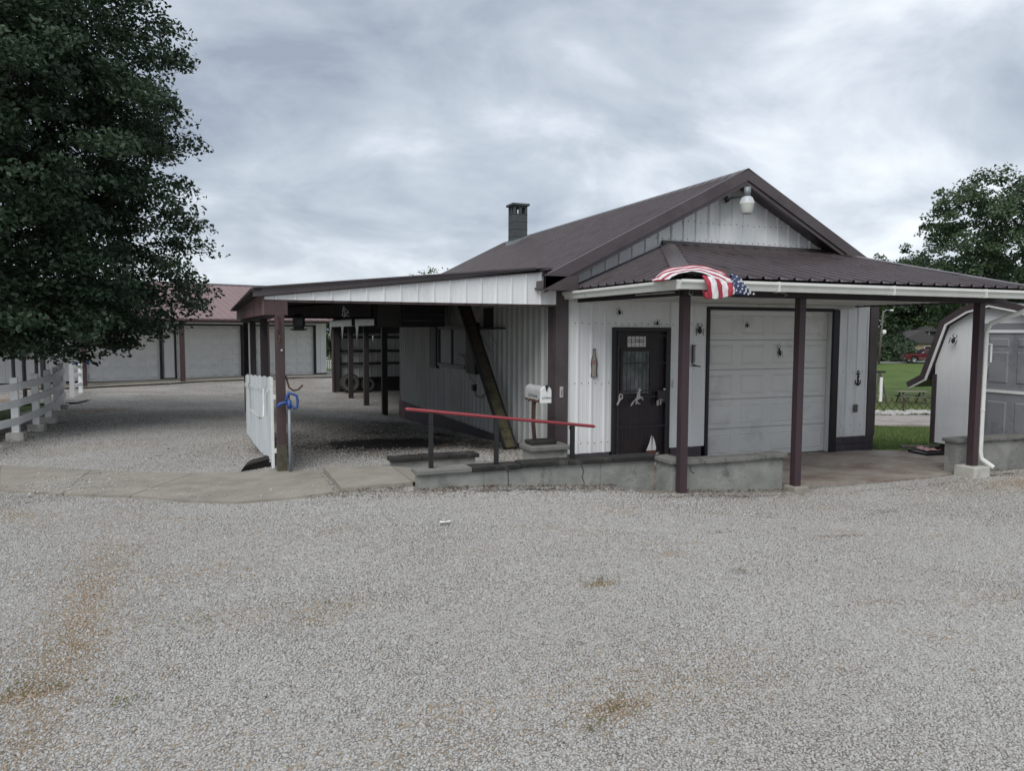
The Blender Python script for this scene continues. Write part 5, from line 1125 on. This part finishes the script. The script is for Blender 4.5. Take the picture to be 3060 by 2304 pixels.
tz=g1(-4.6,17.5)
envelope_tree('pear_tree','large dense dark green pear tree overhanging the white board fence',(-4.6,17.5,tz),
 [(1.35, 1.3), (1.75, 3.2), (2.1, 3.75), (2.8, 4.05), (3.45, 4.1), (4.0, 4.35), (4.5, 4.2), (4.9, 3.9), (5.6, 4.05), (6.5, 4.45), (7.1, 3.9), (7.8, 3.95), (8.5, 3.6), (9.6, 2.9), (11.2, 1.4), (12.0, 0.3)],.22,2700,118,.50,.092,3,LEAF,zmin=lambda C:2.07-.052*(C[:,0]*sy+C[:,1]*cy)+.25,flat=.42,jit=.095,limbs=70,gap=.8)
p=at(2945,45)
envelope_tree('maple_tree','tall open crowned tree rising behind the porch roof at the right',tuple(p),
 [(p.z+4.6,2.8),(4.5,4.3),(6.3,4.9),(7.6,4.3),(8.8,4.0),(10.0,3.3),(10.9,1.7),(11.9,.5)],.25,420,88,.70,.20,12,LEAF2,flat=.55,jit=.17,limbs=50,gap=.36)
woods=[(2560,112,12.6,3.6,LEAF3,0),(2615,118,14.6,4.2,LEAF2,0),(2668,119,15.0,4.6,LEAF2,0),(2705,120,16.2,5.2,LEAF,0),(2752,127,12.5,5.0,LEAF2,0),(2800,122,14.0,5.5,LEAF,0),(2846,114,13,5.0,LEAF2,0),(2905,120,15,5.5,LEAF,0),(2960,112,15,6,LEAF2,0),(3020,104,17,6,LEAF,0),(3078,108,16,6,LEAF2,0),(3160,110,16,6,LEAF,0),(3260,114,17,6.5,LEAF2,0),(2500,120,11,4.5,LEAF,0)]
labs=['yellow green tree at the left end of the woods behind the roof','medium green tree left of the tall maple behind the porch','broad green tree in the woods behind the utility pole','dark green tree standing behind the left end of the red pickup','bushy tree directly behind the red pickup','very dark tree behind the tan wall of the far house','green tree behind the gambrel shed peak','dark tree left of the maple trunk','green tree filling the gap under the maple crown','dark tall tree right of the maple crown','green tree at the right edge of the photo','dark tree just beyond the right frame edge','green tree furthest right in the woods','dark tree hidden mostly behind the shop roof']
for k,((px,D,zt_,R_,lm,_),lb_) in enumerate(zip(woods,labs)):
    p=at(px,D); envelope_tree('woodland_tree',lb_,tuple(p),[(p.z+.3,R_*.75),(p.z+3,R_),(p.z+(zt_-p.z)*.55,R_*.95),(p.z+(zt_-p.z)*.8,R_*.65),(zt_,R_*.15)],.3,150,60,1.15,.42,40+k,lm,'trees in the woods across the road',flat=.6,limbs=12,jit=.14)
for k,(px,D,h,R_,lm,lb_) in enumerate(((2640,106,3.2,3.5,LEAF2,'low bush on the road bank left of the pickup'),(2680,109,4.0,3.0,LEAF,'dark bush behind the nose of the pickup'),(2712,108,1.5,1.6,LEAF,'small bush in front of the tan house wall'),(2600,110,3.4,3.6,LEAF,'dark bush behind the shop corner by the road'),(2752,116,6.6,2.6,LEAF3,'light green bush above the pickup cab'))):
    p=at(px,D); envelope_tree('roadside_bush',lb_,tuple(p),[(p.z+.1,R_*.9),(p.z+h*.5,R_),(p.z+h,R_*.3)],.1,60,60,.8,.34,70+k,lm,'bushes along the road',cat='bush',flat=.7,limbs=6)
p=at(995,52); envelope_tree('garden_tree','green tree in the narrow gap past the garage row end',tuple(p),[(p.z+.4,1.6),(2,2.2),(4,1.8),(5.2,.6)],.12,80,90,.6,.2,91,LEAF2,limbs=10)
p=at(1290,75); envelope_tree('thin_tree','sparse tree with wispy twigs just showing over the carport roof',tuple(p),[(p.z+1.5,3.0),(4,4.6),(6.2,4.4),(7.6,3.2),(8.2,2.4)],.15,90,22,.8,.22,93,LEAF2,limbs=50,jit=.25)
# ================================================================ GRASS
rg=np.random.default_rng(9); n=62000
D=rg.uniform(12.2,23,n); l_=rg.uniform(5.2,14.5,n); x=l_*cy+D*sy; y=-l_*sy+D*cy
k=((x>11.0)&(y>9.9))|((x>13.3)&(y>8.9)); x=x[k];y=y[k];D=D[k]; n=len(x); z=gz(x,y)-.005
h=rg.uniform(.035,.10,n); th=rg.random(n)*6.28; wd=.009; lean=rg.normal(0,.035,(n,2))
V_=np.stack([np.c_[x-wd*np.cos(th),y-wd*np.sin(th),z],np.c_[x+wd*np.cos(th),y+wd*np.sin(th),z],np.c_[x+lean[:,0],y+lean[:,1],z+h]],1).reshape(-1,3)
me=bpy.data.meshes.new('grass_blades'); me.vertices.add(3*n); me.vertices.foreach_set('co',V_.ravel()); me.loops.add(3*n); me.loops.foreach_set('vertex_index',np.arange(3*n,dtype=np.int32)); me.polygons.add(n); me.polygons.foreach_set('loop_start',np.arange(0,3*n,3,dtype=np.int32)); me.update(calc_edges=True); me.materials.append(GRASSB)
at_=me.attributes.new('tone','FLOAT','FACE'); at_.data.foreach_set('value',rg.random(n).astype(np.float32))
o=bpy.data.objects.new('grass_blades',me); col.objects.link(o); tag(o,'rough green grass behind the concrete pad beside the shop','grass',kind='stuff')
# weeds and dead leaves on the gravel
def tufts(name,label,spots,lm,size,n_):
    V_=[];T=[]
    for (x,y,rx,ry,cnt) in spots:
        px=rg.normal(x,rx,cnt);py=rg.normal(y,ry,cnt);pz=gz(px,py)
        for a,b,c in zip(px,py,pz):
            t_=rg.random()*6.28; e_=rg.normal(0,size,2); s2=size*rg.uniform(.5,1.2); zz_=c+.018
            V_+= [(a,b,zz_),(a+s2*math.cos(t_),b+s2*math.sin(t_),zz_+size*rg.uniform(.1,.7)),(a+s2*math.cos(t_+.9)*.8,b+s2*math.sin(t_+.9)*.8,zz_+size*rg.uniform(.0,.4))]
    fs=[(3*i,3*i+1,3*i+2) for i in range(len(V_)//3)]; o=raw(name,V_,fs,lm); a2=o.data.attributes.new('tone','FLOAT','FACE'); a2.data.foreach_set('value',rg.random(len(fs)).astype(np.float32)); tag(o,label,'debris',kind='stuff'); return o
DEADL=leafmat('dead_leaf',(.055,.035,.022),(.17,.115,.065),.05); WEED=leafmat('dry_weed',(.13,.105,.045),(.10,.12,.04),.1)
sp=[(xx,7.98-.02*(xx-2.1)+rg.normal(0,.03),.12,.05,26) for xx in np.arange(2.2,5.1,.16)]+[(xx,7.60,.10,.04,18) for xx in np.arange(5.4,6.95,.2)]+[(xx,7.7,.1,.05,8) for xx in np.arange(10.5,11.6,.2)]+[(-3.2,16.0,.5,1.5,220),(-2.6,13.6,.5,.5,60),(-2.7,9.4,.8,.2,150),(1.2,8.2,.3,.05,30),(1.7,8.17,.3,.05,60),(3.9,11.2,.3,.7,120),(3.3,12.3,1.0,.8,260)]
tufts('dead_leaves','brown dead leaves drifted against the block walls and fence',sp,DEADL,.035,0)
sp=[(4.0,4.9,.06,.03,22),(2.75,5.0,.10,.05,60),(1.95,3.35,.07,.05,40),(1.75,3.2,.05,.03,22),(-.95,4.65,.16,.07,90),(-.45,4.3,.06,.03,24),(-.1,5.25,.12,.06,40),(.65,5.2,.25,.15,60),(3.5,5.6,.05,.02,14),(1.05,6.9,.08,.03,22),(8.1,7.0,.1,.04,22),(10.9,6.6,.5,.2,60),(9.5,6.9,.4,.1,40),(2.1,4.1,.05,.03,14),(5.4,5.9,.06,.02,12),(-2.4,8.9,.4,.12,60)]
tufts('dry_weeds','small dry brown and green weeds growing through the gravel',sp,WEED,.022,0)
# ================================================================ FAR THINGS
# rocks along the driveway
rg2=random.Random(14); rocks=[]
for i in range(26):
    px=2600+i*8+rg2.uniform(-3,3); D=38.2+rg2.uniform(-.5,.5); p=at(px,D); s_=rg2.uniform(.13,.30)
    m=MB().blob((0,0,s_*.35),s_*1.2,s_,s_*.62,7,4); m.v=[(a+rg2.uniform(-.04,.04),b+rg2.uniform(-.04,.04),c+rg2.uniform(-.03,.03)) for a,b,c in m.v]
    o=m.build('edging_rock',ROCK); o.location=p; tag(o,('nearest rock to the shop corner' if i==0 else 'rock number %s from the shop corner'%['one','two','three','four','five','six','seven','eight','nine','ten','eleven','twelve','thirteen','fourteen','fifteen','sixteen','seventeen','eighteen','nineteen','twenty','twenty one','twenty two','twenty three','twenty four','twenty five','twenty six'][i])+' in the pale row edging the driveway','rock','rocks edging the driveway')
# lattice fence
a=at(2592,40.2);b=at(2830,40.2); lt=thing('lattice_fence','low brown criss cross wooden fence at the lawn edge','fence',a)
d=(b-a); Lf=d.length; d.normalize(); zb=a.z+.08; LATT=mat('lattice_wood',(.075,.045,.035),(.055,.035,.028),9,.8)
n=int(Lf/.43)
for k in range(n):
    for s_ in (0,1):
        p=a+d*(k*.43); q=a+d*(k*.43+.62)
        z0,z1=(zb,zb+.78) if s_==0 else (zb+.78,zb)
        MB().beam((p.x+(.02 if s_ else 0),p.y,z0),(q.x+(.02 if s_ else 0),q.y,z1),.02,.045).build('slat',LATT,lt)
for k in range(0,n,4): p=a+d*(k*.43+.3); B(p.x-.03,p.x+.03,p.y-.03,p.y+.03,zb-.2,zb+.82).build('stake',LATT,lt)
# picnic table
c=at(2728,46); pt_=thing('picnic_table','weathered wooden picnic table with attached benches on the lawn','picnic table',c,rad(-21.85)); local(pt_)
for k in range(5): B(-.95,.95,-.38+k*.155,-.235+k*.155,.70,.74).build('top_plank',mat('pale_plank',(.22,.19,.14),(.17,.145,.11),8,.8),pt_)
for y0 in (-.85,.58):
    for k in range(2): B(-1.0,.95,y0+k*.14,y0+.13+k*.14,.42,.46).build('bench_plank',WOODG,pt_)
for x in (-.62,.62):
    MB().beam((x,-.62,0),(x,-.16,.70),.09,.05).build('leg',WOODG,pt_); MB().beam((x,.62,0),(x,.16,.70),.09,.05).build('leg',WOODG,pt_); B(x+.05,x+.09,-.85,.86,.36,.415).build('brace',WOODG,pt_)
# A-frame
c=at(2632,46); af=local(thing('timber_frame','old timber A-frame with crossbar standing on the lawn','frame',c,rad(-21.85)))
for (p,q,w_) in (((-.25,0,0),(-.08,0,2.0),.08),((.5,0,0),(-.02,0,1.95),.09),((-.1,.4,0),(-.05,0,1.9),.08)): MB().beam(p,q,w_,w_).build('leg',WOODG,af)
MB().beam((-.45,0,1.93),(.30,0,1.93),.1,.12).build('crossbar',DARK,af); MB().beam((-.2,0,.62),(.3,0,.62),.06,.08).build('tie',WOODG,af)
B(-.02,.14,-.06,.04,.1,1.6).build('pale_post',WPAINT,af)
# utility pole with lamp and dish
c=at(2626,98.5); up=thing('utility_pole','slender leaning wooden pole with a curved lamp arm by the road','pole',c)
r_=Vector((cy,-sy,0)); T=c+Vector((0,0,7.0))+r_*.35
MB().tube([c,c.lerp(T,.5),T],[.16,.13,.11],8).build('shaft',WOODG,up,smooth=True)
MB().tube([T-Vector((0,0,.3)),T+r_*.4+Vector((0,0,.1)),T+r_*.9+Vector((0,0,.1))],.05,6).build('lamp_arm',GALV,up); MB().blob(tuple(T+r_*1.1+Vector((0,0,.02))),.3,.2,.12).build('lamp_head',WPAINT,up)
ds_=c+r_*.62+Vector((0,0,4.2)); dm=MB().lathe((0,0,0),[(0,.02),(.2,.04),(.30,.10)],14,'y').build('dish',WPAINT,up,shift=False); dm.location=ds_-c; dm.rotation_euler=(0,0,rad(-20)); MB().tube([c+r_*.25+Vector((0,0,3.5)),ds_-Vector((0,0,.15))],.03,5).build('dish_arm',GALV,up)
# wires between poles
pw=thing('power_line','pair of thin power lines crossing in front of the maple crown','power line',at(3300,60))
for k,(z0,z1) in enumerate(((7.4,8.9),(7.15,8.6))):
    A1=at(2640,75);A2=at(3300,60); MB().tube([(A1.lerp(A2,t).x,A1.lerp(A2,t).y,z0+(z1-z0)*t-.35*math.sin(math.pi*t)) for t in np.linspace(0,1,9)],.018,4).build('wire',INK,pw)
# house
c=at(2748,110.5); hs_=local(thing('far_house','tan house with brown roof among the trees behind the pickup','house',c,rad(-21.85)))
B(-3.2,3.0,0,6,0,2.6).build('wall',TAN,hs_); MB().prism([(-3.6,-.4,2.5),(3.4,-.4,2.5),(-.1,-.4,4.4)],(0,6.8,0)).build('roof',SHING,hs_)
for x in (-1.9,.6): f=B(x,x+.9,-.04,0,1.1,2.1).build('window',WPAINT,hs_); B(x+.08,x+.82,-.06,-.041,1.18,2.02).build('pane',GLASS,f)
m=MB()
for k in range(16): m.box(-3.1+k*.38,-3.06+k*.38,-.03,-.001,.1,2.5)
m.build('battens',TAN,hs_)
c=at(2800,112); h3=local(thing('blue_house','dark blue building with white trim partly behind the barn shed','house',c,rad(-21.85)))
B(-1.4,3,0,5,0,4.2).build('wall',mat('slate_blue',(.05,.065,.09),(.04,.05,.07),4,.7),h3); B(-1.45,-1.3,-.03,.0,0,4.2).build('corner_trim',WPAINT,h3); MB().prism([(-1.8,-.4,4.2),(3.4,-.4,4.2),(3.4,-.4,4.9),(-1.2,-.4,4.9)],(0,6,0)).build('roof',SHING,h3)
# ================================================================ PICKUP
c=at(2766,100.5); tk_=local(thing('pickup_truck','dark red crew cab pickup truck parked at the roadside','pickup truck',(c.x,c.y,c.z+.07),rad(-21.85-6)))
# local x: front towards -x
body=[(-2.95,.62),(-2.98,.95),(-2.9,1.12),(-1.5,1.22),(-.95,1.25),(2.75,1.27),(2.8,.70),(2.6,.5),(2.45,.5),(2.37,.72),(2.17,.92),(1.95,.98),(1.7,.92),(1.5,.72),(1.43,.5),(-1.32,.48),(-1.4,.72),(-1.6,.92),(-1.83,.98),(-2.07,.92),(-2.27,.72),(-2.35,.5),(-2.85,.48)]
bd_=MB().prism([(x,-.98,z) for x,z in body],(0,1.96,0)).build('body',TRUCKR,tk_,bevel=.04)
cabp=[(-1.05,1.25),(-.35,1.82),(-.1,1.90),(1.15,1.91),(1.30,1.85),(1.38,1.26)]
cab=MB(); A_=[(x,-.95+.16*(z>1.5),z) for x,z in cabp]; C2=[(x,.95-.16*(z>1.5),z) for x,z in cabp]; n=len(cabp)
cab.add(A_+C2,[tuple(range(n))[::-1],tuple(range(n,2*n))]+[(i,(i+1)%n,n+(i+1)%n,n+i) for i in range(n)]).build('cab',TRUCKR,tk_,bevel=.03)
for nm,(x0,x1,x2,x3) in {'front':(-.78,.12,.12,-.26),'rear':(.2,1.02,1.02,.2)}.items():
    MB().prism([(x0,-.96,1.33),(x1,-.96,1.33),(x2,-.83,1.80),(x3,-.83,1.80)],(0,-.008,0)).build('side_window',INK,tk_)
MB().prism([(-1.02,-.80,1.33),(-1.02,.80,1.33),(-.42,.70,1.82),(-.42,-.70,1.82)],(-.02,0,.015)).build('windscreen',GLASS,tk_)
MB().box(1.42,2.72,-.95,.95,1.275,1.80).build('dark_cap',INK,tk_,bevel=.06)
MB().box(-3.03,-2.95,-.9,.9,.48,.72).build('bumper',CHROME,tk_,bevel=.02); B(-3.0,-2.96,-.6,.6,.75,1.08).build('grille',CHROME,tk_)
for y in (-.80,.80): B(-3.0,-2.93,y-.13,y+.13,.86,1.06).build('headlight',GLASS,tk_)
for y in (-1.0,1.0): MB().blob((-.80,y*1.06,1.38),.10,.12,.11).build('mirror',CHROME,tk_)
for x in (-.02,.95): B(x,x+.2,-1.0,-.975,1.12,1.16).build('door_handle',CHROME,tk_)
MB().box(-1.3,1.4,-1.0,-.9,.36,.44).build('running_board',BLACKM,tk_); B(-1.28,1.42,-.992,-.975,.60,.66).build('side_moulding',CHROME,tk_)
for x in (-1.83,1.93):
    for y in (-.86,.86):
        wl=MB().lathe((x,y,.40),[(.24,-.12),(.38,-.12),(.40,-.08),(.40,.08),(.38,.12),(.24,.12)],20,'y').build('tyre',RUBBER,tk_); MB().lathe((x,y,.40),[(0,-.10),(.24,-.11),(.24,.11),(0,.10)],10,'y').build('rim',CHROME,wl)
# litter
lt_=thing('paper_scrap','small crumpled white paper scrap lying on the gravel','litter',(2.02,6.75,g1(2.02,6.75)))
vs=[(1.97,6.74,0),(2.02,6.72,.006),(2.08,6.74,.001),(1.98,6.77,.008),(2.03,6.765,.001),(2.08,6.775,.006)]; z0=g1(2,6.75)+.028
raw('scrap',[(a,b,c+z0) for a,b,c in vs],[(0,1,4,3),(1,2,5,4)],WPAINT,lt_)
# cracks in the block walls
rw=[o for o in bpy.data.objects if o.name.startswith('retaining_wall')]
for wname,pts in (('retaining_wall',((4.14,.46),(4.17,.38),(4.15,.31),(4.18,.24),(4.165,.16))),('retaining_wall',((3.18,.47),(3.185,.3),(3.182,.2))),('retaining_wall.001',((5.45,.42),(5.47,.36),(5.52,.33)))):
    t=bpy.data.objects[wname]; yy=8.048 if wname=='retaining_wall' else 7.688
    MB().tube([(a,yy,b) for a,b in pts],.004,4).build('crack',INK,t)
